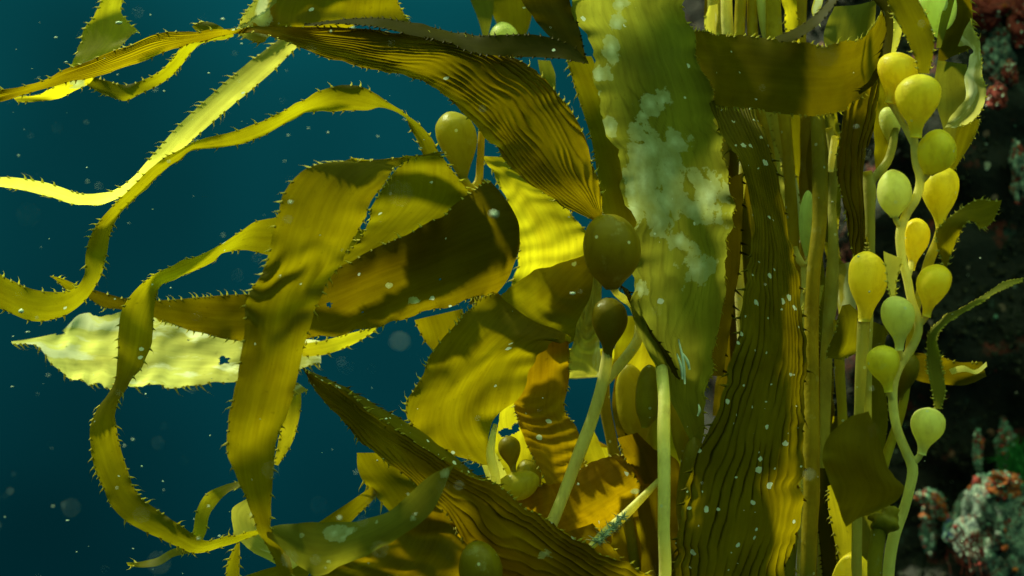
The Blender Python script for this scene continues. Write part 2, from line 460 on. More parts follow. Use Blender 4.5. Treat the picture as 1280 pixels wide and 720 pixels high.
def blade(st, mat, label=None, parent=None, name="kelp_frond_or_blade", teeth="LR", corr=0, corr_amp=0.0012, wander=1.0, groove_k=1.0, gcut=0.72, tmat=None, wob=0.007, ruffle=0.0025,
          bulge=0.0, rip=(0, 0, 0, 0), tooth=0.0062, spacing=0.0075, holes=(), rag=0.055, res=0.0028, patches=(), base=0, group="giant kelp blades", skip=0.08, capr=0.0, rev=False):  # a loose piece is a single blade, not a whole frond
    """st rows: Lx Ly Rx Ry depth [depth difference R-L] [belly towards lens, cm]; smooth ribbon between the two margins"""
    SEED[0] += 1
    sd = SEED[0]
    rows = []
    for s in st:
        s = list(s) + [0, 0, 0][: max(0, 7 - len(s))]
        lx, ly, rx, ry, d, dd, bl = s[:7]
        mx, my = (s[7], s[8]) if len(s) >= 9 else (0, 0)
        L, R = P(lx, ly, d - dd / 2), P(rx, ry, d + dd / 2)
        k = 0.00079
        rows.append(np.concatenate([L, R, [mx * k, -bl * 0.01, -my * k]]))
    rows = np.array(rows)
    mid = 0.5 * (rows[:, :3] + rows[:, 3:6])
    length = np.linalg.norm(np.diff(mid, axis=0), axis=1).sum()
    width = np.linalg.norm(rows[:, :3] - rows[:, 3:6], axis=1).max()
    nu = int(np.clip(length / res, 14, 260))
    nv = int(np.clip(width / res, 6, 90))
    if corr:
        nv, nu = max(nv, corr * 9), max(nu, 170)
    H = hermite(rows, nu)
    L, R, M = H[:, None, 0:3], H[:, None, 3:6], H[:, None, 6:9]
    v = np.linspace(0, 1, nv)[None, :, None]
    G = L * (1 - v) + R * v + 4 * v * (1 - v) * M
    ul = np.linspace(0, length, nu)[:, None] * np.ones((1, nv))
    wloc = np.linalg.norm(R - L, axis=2)
    vv = np.linspace(0, 1, nv)[None, :] * np.ones((nu, 1))
    vw = (vv - 0.5) * wloc
    def normals(G):
        gu, gv = np.gradient(G, axis=0), np.gradient(G, axis=1)
        n = np.cross(gu, gv)
        return n / (np.linalg.norm(n, axis=2, keepdims=True) + 1e-12)
    Nn = normals(G)
    wid = np.clip(wloc / 0.05, 0.15, 1.0)
    disp = bulge * 4 * vv * (1 - vv) * np.clip(wloc / max(width, 1e-6), 0, 1)
    disp = disp + wob * wid * (fbm(ul / 0.07, vw / 0.055, sd, 3))
    disp = disp + ruffle * wid * np.abs(2 * vv - 1) ** 3 * (vnoise(ul / 0.011, (vv > 0.5) * 9.0, sd + 3) + 0.8 * vnoise(ul / 0.03, (vv > 0.5) * 5.0, sd + 8)) * 2
    if rip[0]:                                                        # cross-wise wrinkles (amp, wavelength, from, to)
        amp, wl, a, b = rip
        uu = ul / length
        win = np.clip((uu - a) / 0.08, 0, 1) * np.clip((b - uu) / 0.08, 0, 1)
        ph = ul / wl + 1.6 * vnoise(ul / 0.06, vv * 2.2, sd + 5) + 0.5 * vnoise(ul / 0.02, vv * 5, sd + 9)
        disp = disp + amp * win * np.sin(2 * np.pi * ph) * (0.45 + 0.9 * (vnoise(ul / wl / 1.7, vv * 1.6, sd + 6) + 0.5))
    groove = np.zeros((nu, nv))
    if corr:                                                          # lengthwise corrugation, wandering and merging
        ph = corr * vv + wander * (2.6 * vnoise(ul / 0.075, vv * 3.2, sd + 1) + 1.3 * vnoise(ul / 0.028, vv * corr * 0.45, sd + 2)) + 0.22 * vnoise(ul / 0.012, vv * corr * 0.7, sd + 4)
        w = np.cos(2 * np.pi * ph)
        strength = np.clip(0.50 + 2.2 * (vnoise(ul / 0.045, vv * corr * 0.5, sd + 7) + 0.08) + 0.6 * vnoise(ul / 0.012, vv * corr, sd + 17), 0.05, 1) * np.clip((wloc / width - 0.22) / 0.25, 0, 1)
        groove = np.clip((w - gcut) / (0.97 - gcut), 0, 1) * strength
        disp = disp + corr_amp * (-groove + 0.25 * (1 - w)) * (1 if Nn[..., 1].mean() < 0 else -1)
    G = G + Nn * disp[..., None]
    if rag:                                                           # torn, eaten margins
        for side in (0, 1):
            j = np.arange(nv)
            tt = np.linspace(0, 1, nv) if side == 0 else np.linspace(1, 0, nv)
            cut = rag * np.clip(fbm(ul[:, 0] / 0.022, np.zeros(nu) + side * 7, sd + 21, 4) + 0.12, 0, 1)
            inward = (G[:, -1] - G[:, 0]) * (1 if side == 0 else -1)
            G = G + (inward * cut[:, None])[:, None, :] * np.clip(1 - tt * 2.2, 0, 1)[None, :, None]
    idx = np.arange(nu * nv).reshape(nu, nv)
    F = np.stack([idx[:-1, :-1], idx[1:, :-1], idx[1:, 1:], idx[:-1, 1:]], -1).reshape(-1, 4)
    if holes:
        k = SENS / LENS / 1280.0
        px = 640 + G[..., 0] / G[..., 1] / k
        py = 360 - G[..., 2] / G[..., 1] / k
        kill = np.zeros((nu, nv), bool)
        for hx, hy, hr in holes:
            rr = hr * (1 + 0.9 * vnoise(px / 3.5, py / 3.5, sd))
            kill |= (((px - hx) / 1.5) ** 2 + (py - hy) ** 2) < rr ** 2
        kf = kill.ravel()[F].all(1)
        F = F[~kf]
    uv = np.stack([ul.ravel(), vw.ravel()], 1)
    V = G.reshape(-1, 3)
    o = mesh_obj(name, V, F, MATS[mat], parent, loc=V[idx[base, nv // 2]], uvs=uv, attrs={"groove": groove * groove_k, "crust": crust_dapple_field(G, patches, sd) if patches else np.zeros((nu, nv))})  # crust holds lacy colonies and painted sun patches
    if parent is None:
        tag(o, label, "kelp", group)
    elif label:
        o["label"] = label
    tm_ = tmat or (mat if "dark" in mat else "blade_tooth")
    if "L" in teeth:
        spines(o, G[:, 0], G[:, min(2, nv - 1)], MATS[tm_], spacing, tooth, rev, skip)
    if "R" in teeth:
        spines(o, G[:, -1], G[:, max(nv - 3, 0)], MATS[tm_], spacing, tooth, rev, skip)
    o_data = (G, normals(G), ul, vw)
    return o, o_data

def crust_dapple_field(G, spots, sd):
    """how deep inside a lacy colony or painted sun patch each point of the blade lies (spots: picture x y rx ry)"""
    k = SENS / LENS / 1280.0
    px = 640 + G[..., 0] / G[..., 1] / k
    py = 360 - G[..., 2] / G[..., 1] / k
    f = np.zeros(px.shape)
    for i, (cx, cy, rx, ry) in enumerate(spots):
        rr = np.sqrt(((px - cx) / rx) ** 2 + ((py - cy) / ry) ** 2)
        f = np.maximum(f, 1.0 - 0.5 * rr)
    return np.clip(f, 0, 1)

def tube_geo(pts, nseg=None, sides=10, seed=0, lump=0.10):
    """pts rows: x y depth radius(px)"""
    rows = []
    for p in pts:
        c = P(p[0], p[1], p[2])
        rows.append([*c, p[3] * 0.00075 * c[1] / D0])
    rows = np.array(rows)
    ln = np.linalg.norm(np.diff(rows[:, :3], axis=0), axis=1).sum()
    n = nseg or int(np.clip(ln / 0.006, 8, 140))
    C = hermite(rows, n)
    T = np.gradient(C[:, :3], axis=0)
    T /= np.linalg.norm(T, axis=1, keepdims=True) + 1e-12
    up = np.array([0.0, 1.0, 0.0])
    V, F = [], []
    for i in range(n):
        a = np.cross(T[i], up); a /= np.linalg.norm(a) + 1e-9
        b = np.cross(T[i], a)
        for j in range(sides):
            th = 2 * math.pi * j / sides
            r = max(C[i, 3], 0.0001) * (1 + lump * 2 * float(vnoise(i * 0.21 + seed, j * 0.6, seed)))
            V.append(C[i, :3] + (a * math.cos(th) + b * math.sin(th)) * r)
    for i in range(n - 1):
        for j in range(sides):
            k = (j + 1) % sides
            F.append((i * sides + j, i * sides + k, (i + 1) * sides + k, (i + 1) * sides + j))
    F.append(tuple(range(sides)))
    F.append(tuple((n - 1) * sides + j for j in reversed(range(sides))))
    return V, F
def stipe(tubes, mat, parent=None, label=None, name="stipe", cat="kelp", group="kelp stipes"):
    V, F = [], []
    for i, tb in enumerate(tubes):
        v, f = tube_geo(tb, seed=SEED[0] + i)
        F += [tuple(a + len(V) for a in q) for q in f]
        V += v
    SEED[0] += 1
    o = mesh_obj(name, V, F, MATS[mat], parent)
    if parent is None:
        tag(o, label, cat, group)
    return o

PEAR = [(0, .26), (.10, .27), (.20, .36), (.32, .58), (.45, .82), (.58, .97), (.68, 1.0), (.78, .95), (.88, .78), (.95, .52), (.985, .3), (1.0, .14)]
EGG = [(0, .22), (.06, .34), (.16, .60), (.30, .86), (.45, .98), (.58, 1.0), (.72, .92), (.85, .72), (.94, .46), (1.0, .12)]
BALL = [(0, .2), (.04, .3)] + [(t_, math.sqrt(max(0.02, 1 - ((t_ - .535) / .475) ** 2))) for t_ in (.12, .2, .3, .4, .5, .6, .7, .8, .88, .94, .98)] + [(1.0, .1)]
def gas_float(neck, top, r, mat, parent=None, label=None, prof=PEAR, depth=1.0, irr=1.0, name="gas_float"):
    """pear-shaped gas bladder from its neck to its crown; neck/top = x y depth, r px"""
    A, B = P(*neck), P(*top)
    ax = B - A
    L = np.linalg.norm(ax)
    T = ax / L
    up = np.array([0.0, 1.0, 0.0])
    a = np.cross(T, up); a /= np.linalg.norm(a)
    b = np.cross(T, a)
    pr = hermite(np.array([[t, rr, 0] for t, rr in prof]), 34)
    V, F = [], []
    ns = 22
    SEED[0] += 1
    bend = rng.uniform(-0.06, 0.06)
    for i, (t, rr, _) in enumerate(pr):
        for j in range(ns):
            th = 2 * math.pi * j / ns
            w = 1 + 0.08 * irr * float(vnoise(math.cos(th) * 1.3 + 4, t * 2.5 + math.sin(th), SEED[0])) + 0.03 * float(vnoise(math.cos(th) * 4 + 4, t * 8 + math.sin(th) * 4, SEED[0] + 5))
            R = rr * r * 0.00079 * w * A[1] / D0
            V.append(A + ax * t + a * (bend * L * math.sin(t * 3.1)) + (a * math.cos(th) + b * math.sin(th) * depth) * R)
    for i in range(len(pr) - 1):
        for j in range(ns):
            k = (j + 1) % ns
            F.append((i * ns + j, i * ns + k, (i + 1) * ns + k, (i + 1) * ns + j))
    F.append(tuple(range(ns)))
    F.append(tuple((len(pr) - 1) * ns + j for j in reversed(range(ns))))
    o = mesh_obj(name, V, F, MATS[mat], parent)
    if label and parent is not None:
        o["label"] = label
    return o

# ------------------------------------------------------------------ the rock wall
def rock_material():
    m, t = new_mat("reef_rock")
    co = N(t, "ShaderNodeTexCoord").outputs["Object"]
    base = rgb(t, 'MIX', maprange(t, noise(t, co, 9.0, 6.0, 0.65), 0.35, 0.7), (0.006, 0.007, 0.006), (0.020, 0.014, 0.011))
    redf = maprange(t, noise(t, mapping(t, co, (1, 1, 1)), 17.0, 4.0, 0.6), 0.60, 0.68)
    base = rgb(t, 'MIX', redf, base, (0.20, 0.022, 0.014))
    tealf = maprange(t, noise(t, mapping(t, co, (1.7, 1.3, 1.1)), 31.0, 5.0, 0.7), 0.60, 0.68)
    base = rgb(t, 'MIX', tealf, base, (0.035, 0.055, 0.045))
    vo = N(t, "ShaderNodeTexVoronoi")
    vo.inputs["Scale"].default_value = 70.0
    t.links.new(co, vo.inputs["Vector"])
    sp = N(t, "ShaderNodeSeparateColor")
    t.links.new(vo.outputs["Color"], sp.inputs[0])
    clump = maprange(t, noise(t, co, 7.0, 2.0), 0.45, 0.6)
    f = math_(t, 'MULTIPLY', math_(t, 'MULTIPLY', maprange(t, sp.outputs[0], 0.86, 0.87), clump), math_(t, 'LESS_THAN', vo.outputs["Distance"], 0.32))
    spc = rgb(t, 'MIX', sp.outputs[1], (0.55, 0.6, 0.5), (0.5, 0.12, 0.06))
    base = rgb(t, 'MIX', f, base, spc)
    pb = N(t, "ShaderNodeBsdfPrincipled")
    t.links.new(base, pb.inputs["Base Color"])
    pb.inputs["Roughness"].default_value = 0.85
    b = N(t, "ShaderNodeBump")
    b.inputs["Strength"].default_value, b.inputs["Distance"].default_value = 0.9, 0.006
    t.links.new(noise(t, co, 60.0, 6.0, 0.7), b.inputs["Height"])
    t.links.new(b.outputs[0], pb.inputs["Normal"])
    out = N(t, "ShaderNodeOutputMaterial")
    t.links.new(pb.outputs[0], out.inputs[0])
    MATS["reef_rock"] = m
rock_material()
def crusty(name, c1, c2, c3, scale=60.0):
    m, t = new_mat(name)
    co = N(t, "ShaderNodeTexCoord").outputs["Object"]
    col = rgb(t, 'MIX', maprange(t, noise(t, co, scale, 5.0, 0.7), 0.42, 0.58), c1, c2)
    col = rgb(t, 'MIX', maprange(t, noise(t, mapping(t, co, (1.3, 1.1, 0.9)), scale * 0.8, 4.0, 0.7), 0.56, 0.62), col, c3)
    pb = N(t, "ShaderNodeBsdfPrincipled")
    t.links.new(col, pb.inputs["Base Color"])
    pb.inputs["Roughness"].default_value = 0.8
    b = N(t, "ShaderNodeBump")
    b.inputs["Strength"].default_value, b.inputs["Distance"].default_value = 0.8, 0.004
    t.links.new(noise(t, co, scale * 2.5, 5.0, 0.7), b.inputs["Height"])
    t.links.new(b.outputs[0], pb.inputs["Normal"])
    out = N(t, "ShaderNodeOutputMaterial")
    t.links.new(pb.outputs[0], out.inputs[0])
    MATS[name] = m
crusty("growth_pale", (0.03, 0.05, 0.05), (0.30, 0.38, 0.32), (0.18, 0.05, 0.03), 110)
crusty("growth_rough", (0.05, 0.05, 0.04), (0.26, 0.28, 0.22), (0.16, 0.05, 0.04), 120)
crusty("growth_orange", (0.42, 0.07, 0.01), (0.55, 0.13, 0.02), (0.14, 0.03, 0.02), 45)
crusty("growth_red", (0.22, 0.012, 0.012), (0.40, 0.04, 0.03), (0.09, 0.01, 0.01), 50)
crusty("growth_blue", (0.03, 0.06, 0.22), (0.10, 0.14, 0.34), (0.15, 0.2, 0.2), 50)
crusty("growth_pink", (0.30, 0.07, 0.07), (0.42, 0.16, 0.14), (0.2, 0.03, 0.03), 50)
solid_mat("algae_green", (0.02, 0.16, 0.03), (0.06, 0.30, 0.07), rough=0.6)
solid_mat("algae_red", (0.16, 0.02, 0.018), (0.26, 0.05, 0.04), rough=0.6)

plan = np.array([[0.50, 3.6], [0.40, 2.7], [0.37, 2.15], [0.40, 1.90], [0.50, 1.76], [0.66, 1.66], [0.86, 1.58], [1.15, 1.50], [1.7, 1.40]])
nu_, nv_ = 230, 210
pl = hermite(np.concatenate([plan, np.zeros((len(plan), 1))], 1), nu_)[:, :2]
tg = np.gradient(pl, axis=0)
nrm = np.stack([tg[:, 1], -tg[:, 0]], 1)
nrm /= np.linalg.norm(nrm, axis=1, keepdims=True)
sv = np.concatenate([[0], np.cumsum(np.linalg.norm(np.diff(pl, axis=0), axis=1))])
zz = np.linspace(-1.1, 1.0, nv_)
Sg, Zg = np.meshgrid(sv, zz, indexing='ij')
dsp = 0.16 * fbm(Sg / 0.35, Zg / 0.33, 3, 5) + 0.02 * fbm(Sg / 0.05, Zg / 0.045, 9, 4)
dsp = dsp + 0.16 * np.clip((Zg - 0.42) / 0.4, 0, 1) ** 1.5 + 0.22 * np.clip((-0.30 - Zg) / 0.6, 0, 1)   # leans out above, foot below
RG = np.zeros((nu_, nv_, 3))
RG[..., 0] = pl[:, None, 0] + nrm[:, None, 0] * dsp
RG[..., 1] = pl[:, None, 1] + nrm[:, None, 1] * dsp
RG[..., 2] = Zg + 0.03 * fbm(Sg / 0.12, Zg / 0.12, 31, 3)
ri = np.arange(nu_ * nv_).reshape(nu_, nv_)
RF = np.stack([ri[:-1, :-1], ri[1:, :-1], ri[1:, 1:], ri[:-1, 1:]], -1).reshape(-1, 4)
rock = mesh_obj("rock_wall", RG.reshape(-1, 3), RF, MATS["reef_rock"], loc=(0.6, 1.7, -1.0))
tag(rock, kind="structure", label="dark reef wall speckled with red and white growth")
Kpx = SENS / LENS / 1280.0
rpx = 640 + RG[..., 0] / RG[..., 1] / Kpx
rpy = 360 - RG[..., 2] / RG[..., 1] / Kpx
rvis = RG[..., 1] < 2.0
def on_rock(px, py):
    d = (rpx - px) ** 2 + (rpy - py) ** 2 + np.where(rvis, 0, 1e9)
    i, j = np.unravel_index(np.argmin(d), d.shape)
    return RG[i, j].copy()

def lump(name, px, py, rx, ry, mat, label, cat, rz=None, bumps=0.35, off=0.0, res=26, knobs=0, group=None, parent=None):
    """a knobbly growth seated on the rock"""
    c = on_rock(px, py)
    c[1] -= off
    k = Kpx * c[1]
    c[0], c[2] = (px - 640) * k, (360 - py) * k
    A, B = rx * k, ry * k
    C = (rz or min(rx, ry)) * k
    SEED[0] += 1
    sd = SEED[0]
    V, F = [], []
    nr = res
    for i in range(nr + 1):
        th = math.pi * i / nr
        for j in range(2 * nr):
            ph = math.pi * j / nr
            n = np.array([math.sin(th) * math.cos(ph), math.sin(th) * math.sin(ph), math.cos(th)])
            f = 1 + bumps * float(fbm(n[0] * 2.1 + n[1] * 1.3 + 7, n[2] * 2.1 - n[1] * 1.1 + 3, sd, 5)) * 1.6
            V.append(c + n * np.array([A, C, B]) * f)
    w = 2 * nr
    for i in range(nr):
        for j in range(w):
            j2 = (j + 1) % w
            F.append((i * w + j, (i + 1) * w + j, (i + 1) * w + j2, i * w + j2))
    o = mesh_obj(name, V, F, MATS[mat], parent, loc=c)
    if parent is None:
        tag(o, label, cat, group)
    elif label:
        o["label"] = label
    # small crusts and knobs standing on it
    r = random.Random(sd)
    va = np.array(V)
    for q in range(knobs):
        p = va[r.randrange(w * 2, len(va) - w * 2)]
        if p[1] > c[1] + 0.3 * C:
            continue
        s = r.uniform(0.05, 0.17) * min(A, B)
        kv, kf = [], []
        for i in range(6):
            th = math.pi * i / 5
            for j in range(8):
                ph = 2 * math.pi * j / 8
                n = np.array([math.sin(th) * math.cos(ph), math.sin(th) * math.sin(ph), math.cos(th)])
                kv.append(p + n * s * (0.7 + 0.6 * r.random()))
        for i in range(5):
            for j in range(8):
                kf.append((i * 8 + j, (i + 1) * 8 + j, (i + 1) * 8 + (j + 1) % 8, i * 8 + (j + 1) % 8))
        ko = mesh_obj("knob", kv, kf, MATS[r.choice((mat, "growth_pale", mat, "growth_orange", "growth_red"))], o)
    return o
lump("encrusted_boulder", 1238, 660, 40, 62, "growth_pale", "pale mottled boulder covered in crusts at the foot of the rock wall", "rock", rz=45, off=0.05, bumps=0.5, knobs=60, res=44)
lump("sponge", 1254, 606, 17, 12, "growth_orange", "orange sponge capping the pale mottled boulder", "sponge", bumps=0.75, res=30, off=0.09)
lump("sponge", 1193, 664, 10, 17, "growth_blue", "blue violet sponge beside the pale mottled boulder", "sponge", bumps=0.75, res=30, off=0.06)
lump("sponge", 1160, 622, 14, 6, "growth_orange", "bright orange sponge cushion with a flat top on the rock wall", "sponge", bumps=0.75, res=30, off=0.04, knobs=6)
lump("sponge", 1166, 640, 15, 10, "growth_orange", "orange and grey sponge lump below the flat orange cushion", "sponge", bumps=0.75, res=30, off=0.03, knobs=14)
lump("sponge", 1162, 675, 9, 20, "growth_pale", "ragged grey green sponge hanging below the orange lumps", "sponge", bumps=0.75, res=30, off=0.02, knobs=10)
lump("sponge", 1222, 566, 5, 18, "growth_rough", "small speckled clump of crusts above the mottled boulder", "sponge", bumps=0.75, res=30, off=0.04, knobs=18)
lump("sponge", 1254, 552, 8, 22, "growth_rough", "rosy grey clump of crusts beside the green weed", "sponge", bumps=0.75, res=30, off=0.03, knobs=18)
lump("sponge", 1246, 122, 9, 12, "growth_red", "red sponge with a white speck on the upper rock wall", "sponge", bumps=0.75, res=30, off=0.02, knobs=5)
lump("sponge", 1262, 92, 7, 10, "growth_red", "small red sponge set just above the white speckled one", "sponge", bumps=0.75, res=30, off=0.02, knobs=4)
lump("sponge", 1232, 14, 22, 16, "growth_red", "dark red sponge mat high on the rock wall", "sponge", bumps=0.75, res=30, off=0.03)
lump("sponge", 1248, 70, 14, 30, "growth_pale", "grey green sponge crust running down the upper rock wall", "sponge", bumps=0.75, res=30, off=0.01, knobs=16)
lump("sponge", 1274, 215, 9, 34, "growth_pale", "white speckled crust standing on the middle of the rock wall", "sponge", bumps=0.75, res=30, off=0.02, knobs=20)
lump("sponge", 1275, 20, 12, 24, "growth_red", "red brown crust column at the top of the rock wall", "sponge", bumps=0.75, res=30, off=0.03, knobs=10)

def tuft(name, px, py, n, length, mat, label, cat, spread=1.0, off=0.03, updir=(0, -0.4, 1)):
    c = on_rock(px, py)
    c[1] -= off
    k = Kpx * c[1]
    c[0], c[2] = (px - 640) * k, (360 - py) * k
    r = random.Random(px * 7 + py)
    V, F = [], []
    for i in range(n):
        d = np.array([r.gauss(0, 0.6) * spread, r.gauss(0, 0.45), r.gauss(0, 0.55)]) + np.array(updir)
        d /= np.linalg.norm(d)
        L = length * k * r.uniform(0.5, 1.2)
        p0 = c + np.array([r.gauss(0, 1), r.gauss(0, 0.6), r.gauss(0, 1.3)]) * length * k * 0.45
        sd_ = np.cross(d, [0, 1, 0.2]); sd_ /= np.linalg.norm(sd_)
        w = L * r.uniform(0.03, 0.06)
        b = len(V)
        bend = np.array([r.gauss(0, .25), r.gauss(0, .2), -0.15]) * L
        for s in (0, 0.35, 0.7, 1.0):
            q = p0 + d * L * s + bend * s * s
            ww = w * (1 - s * 0.85)
            V += [q - sd_ * ww, q + sd_ * ww]
        for j in range(3):
            F.append((b + 2 * j, b + 2 * j + 1, b + 2 * j + 3, b + 2 * j + 2))
    o = mesh_obj(name, V, F, MATS[mat], loc=c)
    return tag(o, label, cat)
tuft("green_weed", 1276, 590, 320, 26, "algae_green", "bright green feathery weed tuft beside the mottled boulder", "seaweed")
tuft("red_weed", 1057, 372, 60, 24, "algae_red", "dusky red weed behind the float with the long stalk", "seaweed", off=0.06)
tuft("red_weed", 1055, 325, 40, 22, "growth_pink", "dull pink weed sprig above the dusky red one", "seaweed", off=0.06)
tuft("red_weed", 1036, 552, 30, 18, "growth_pink", "pinkish weed sprig beside the brown diamond shaped blade", "seaweed", off=0.06)
tuft("red_weed", 1215, 700, 70, 26, "algae_red", "dark red weed fringe under the mottled boulder", "seaweed", off=0.08)

# dense turf of tiny crusts, shells and polyps over the rock and the boulder, one sheet for each colour
def turf(mat, n, label, seed, dens, sites, smax):
    r = random.Random(seed)
    V, F = [], []
    k = 0
    tries = 0
    while k < n and tries < n * 30:
        tries += 1
        if r.random() < 0.4 and sites:
            o = r.choice(sites)
            vs = o.data.vertices
            p = np.array(vs[r.randrange(len(vs))].co) + np.array(o.location)
        else:
            i, j = r.randrange(nu_ - 1), r.randrange(nv_ - 1)
            if RG[i, j, 1] > 2.05 or not (1000 < rpx[i, j] < 1420) or not (-80 < rpy[i, j] < 800):
                continue
            if fbm(sv[i] / 0.05, zz[j] / 0.05, seed, 3) < dens:
                continue
            p = RG[i, j] + (RG[i + 1, j] - RG[i, j]) * r.random() + (RG[i, j + 1] - RG[i, j]) * r.random()
        s = smax * (0.25 + 0.75 * r.random() ** 3)
        ax = np.array([r.gauss(0, 1), r.gauss(-0.8, 0.7), r.gauss(0.3, 1)])
        ax /= np.linalg.norm(ax)
        a = np.cross(ax, [0.3, 0.2, 0.9]); a /= np.linalg.norm(a)
        bb = np.cross(ax, a)
        b0 = len(V)
        for q_ in range(5):
            th = 1.2566 * q_ + r.uniform(-.3, .3)
            V.append(p + (a * math.cos(th) + bb * math.sin(th)) * s * r.uniform(.6, 1.3))
        V.append(p + ax * s * r.uniform(0.5, 1.6))
        for q_ in range(5):
            F.append((b0 + q_, b0 + (q_ + 1) % 5, b0 + 5))
        k += 1
    o = mesh_obj("reef_turf", V, F, MATS[mat], loc=(0.6, 1.7, -0.5), smooth=False)
    tag(o, label, "reef turf", kind="stuff")
solid_mat("shell_white", (0.55, 0.60, 0.50), (0.75, 0.78, 0.70), rough=0.7)
solid_mat("turf_teal", (0.10, 0.22, 0.17), (0.22, 0.36, 0.28), rough=0.8)
solid_mat("turf_dark", (0.016, 0.020, 0.014), (0.035, 0.030, 0.022), rough=0.9)
_b = [o for o in bpy.data.objects if o.name.startswith("encrusted_boulder")]
_s = [o for o in bpy.data.objects if o.name.startswith("sponge")]
turf("turf_dark", 9000, "dark fuzzy turf covering the rock wall", 41, -0.2, [], 0.006)
turf("growth_red", 1100, "dark red specks of turf on the rock wall", 42, 0.12, _b + _s, 0.0045)
turf("growth_orange", 260, "orange specks of turf on the rock wall", 43, 0.22, _b + _s, 0.004)
turf("turf_teal", 2400, "grey green specks of turf on the rock wall", 44, 0.10, _b + _s[:7], 0.004)
turf("shell_white", 700, "white shell specks on the rock wall", 45, 0.16, _b + _b + _s, 0.0032)

# ------------------------------------------------------------------ big blades on the left
# the frond of the large dark float: corrugated blade running up and left to a thin twisted tip
fa = empty("kelp_frond_or_blade", P(691, 655, 4), "big dark round float carrying a long ridged golden blade with a thin twisted tip", "kelp", "giant kelp fronds")
stipe([[(686, 662, 4, 8), (691, 651, 4, 8), (716, 587, 4, 8.2), (741, 520, 4.5, 8), (753, 478, 5, 8), (758, 450, 5, 7.5), (759, 436, 5, 6)],
       [(752, 482, 5, 6), (770, 462, 4, 7), (788, 440, 3, 7), (797, 425, 2, 6.5), (800, 400, 1, 6)],
       [(800, 402, 1, 6), (792, 385, 3, 5), (778, 372, 8, 5), (768, 362, 11, 5), (764, 352, 12, 7)]], "stipe_pale", fa, name="stipe")
gas_float((759, 447, 5), (761, 372, 5.5), 23, "float_dark", fa, "small dark pear-shaped float")
gas_float((765, 362, 12), (758, 268, 12), 36, "float_dark", fa, "big dark round float", irr=0.3, prof=BALL)
b1 = [(754, 272, 742, 276, 12, -0.49964), (753, 250, 712, 262, 11.5, -1.68744, 0.5), (747, 225, 680, 245, 11, -2.76189, 1), (735, 180, 635, 205, 10, -4.07157, 1.2), (702, 120, 598, 165, 9, -4.47607, 1.2), (662, 80, 560, 125, 8, -4.40367, 1.2),
      (610, 55, 530, 103, 7, -3.68516, 1), (540, 42, 480, 93, 6, -3.11048, 0.8), (460, 36, 430, 79, 5, -2.07102, 0.5), (400, 33, 385, 64, 4.5, -1.36031), (350, 33, 345, 48, 4, 1.5), (322, 34, 320, 42, 4, 2),
      (290, 35, 287, 43, 4, -2), (250, 38, 243, 53, 4, -1.5), (205, 41, 200, 67, 4, -1, .4), (160, 57, 160, 82, 4.5, -1, .4), (120, 72, 120, 95, 5, -1, .3), (80, 87, 80, 103, 5.5, -1.5), (40, 105, 40, 114, 6, -2), (0, 112, 0, 128, 6, -1), (-40, 118, -42, 132, 6, -1)]
blade(b1, "blade_corrugated", parent=fa, name="blade", corr=13, corr_amp=0.0016, tooth=0.005, spacing=0.009, wob=0.003)

blade([(123, -30, 156, -30, 1), (122, 0, 155, 0, 1), (118, 20, 156, 15, 1), (106, 36, 170, 33, 1.5, 1), (99, 58, 163, 48, 2, 1), (85, 75, 148, 63, 2.5, 1), (76, 92, 124, 90, 3), (66, 108, 108, 108, 3, -1), (45, 118, 82, 121, 3, -1), (22, 119, 50, 127, 3), (16, 122, 22, 128, 3)],
      "blade_yellow", "short frayed yellow blade hanging behind the thin twisted tip of the ridged blade", rag=0.25, wob=0.006, teeth="LR", tooth=0.004, spacing=0.012, patches=[(96, 104, 10, 7)])
blade([(292, 37, 292, 46, 2, -1.5), (262, 43, 264, 54, 2, -1.2), (232, 55, 241, 63, 2, -1.5), (213, 74, 224, 85, 2, -1), (195, 91, 206, 102, 2, -0.8), (172, 102, 178, 116, 2), (150, 105, 152, 126, 2, 0.5), (130, 100, 138, 123, 2, 0.6), (113, 94, 120, 113, 2), (100, 88, 104, 104, 1.8)],
      "blade_olive", "narrow frilled strip looping under the thin twisted tip of the ridged blade", tooth=0.004, spacing=0.007, ruffle=0.006)
blade([(262, 26, 282, 36, 2.6, .5), (248, 27, 262, 37, 2.6, .5), (240, 33, 246, 40, 2.6)], "blade_olive", "tiny frilled scrap of blade perched on the twisted tip", ruffle=0.005, tooth=0.003, spacing=0.005)

# upper blades
blade([(505, -30, 330, -34, 2, 1), (500, 0, 318, 0, 2, 1.5, 1), (507, 18, 303, 20, 2, 2, 1), (512, 26, 298, 36, 2.2, 2, 1), (505, 28, 330, 40, 2.2, 1.5, .5)],
      "blade_gold", "golden blade arching above the ridged blade with a torn corner painted sunlit", teeth="LR", tooth=0.005, wob=0.01, patches=[(322, 18, 16, 14), (308, 34, 9, 7)])  # pale patches paint a sunlit corner into the blade
blade([(345, 30, 330, 52, 3, 1), (322, 32, 318, 53, 3, 1), (303, 33, 305, 48, 3), (292, 36, 296, 42, 3)], "blade_pale", "pale torn scrap under the corner of the arching golden blade", teeth="LR", tooth=0.005, spacing=0.006, rag=0.3)
blade([(735, 76, 735, 80, 11, 1), (715, 56, 706, 74, 11, 1), (680, 45, 680, 73, 10.5, 1), (640, 43, 640, 71, 10, 1), (605, 44, 600, 68, 9.5, 1.2), (560, 38, 556, 52, 8, 1.5), (510, 26, 508, 42, 7, 1.5), (455, 22, 455, 32, 6, 1.5), (410, 25, 410, 30, 5.5, 1), (380, 30, 380, 32, 5, 1)],
      "blade_dark", "dark narrow ribbon lying across the upper edge of the ridged blade", tooth=0.004, spacing=0.006)
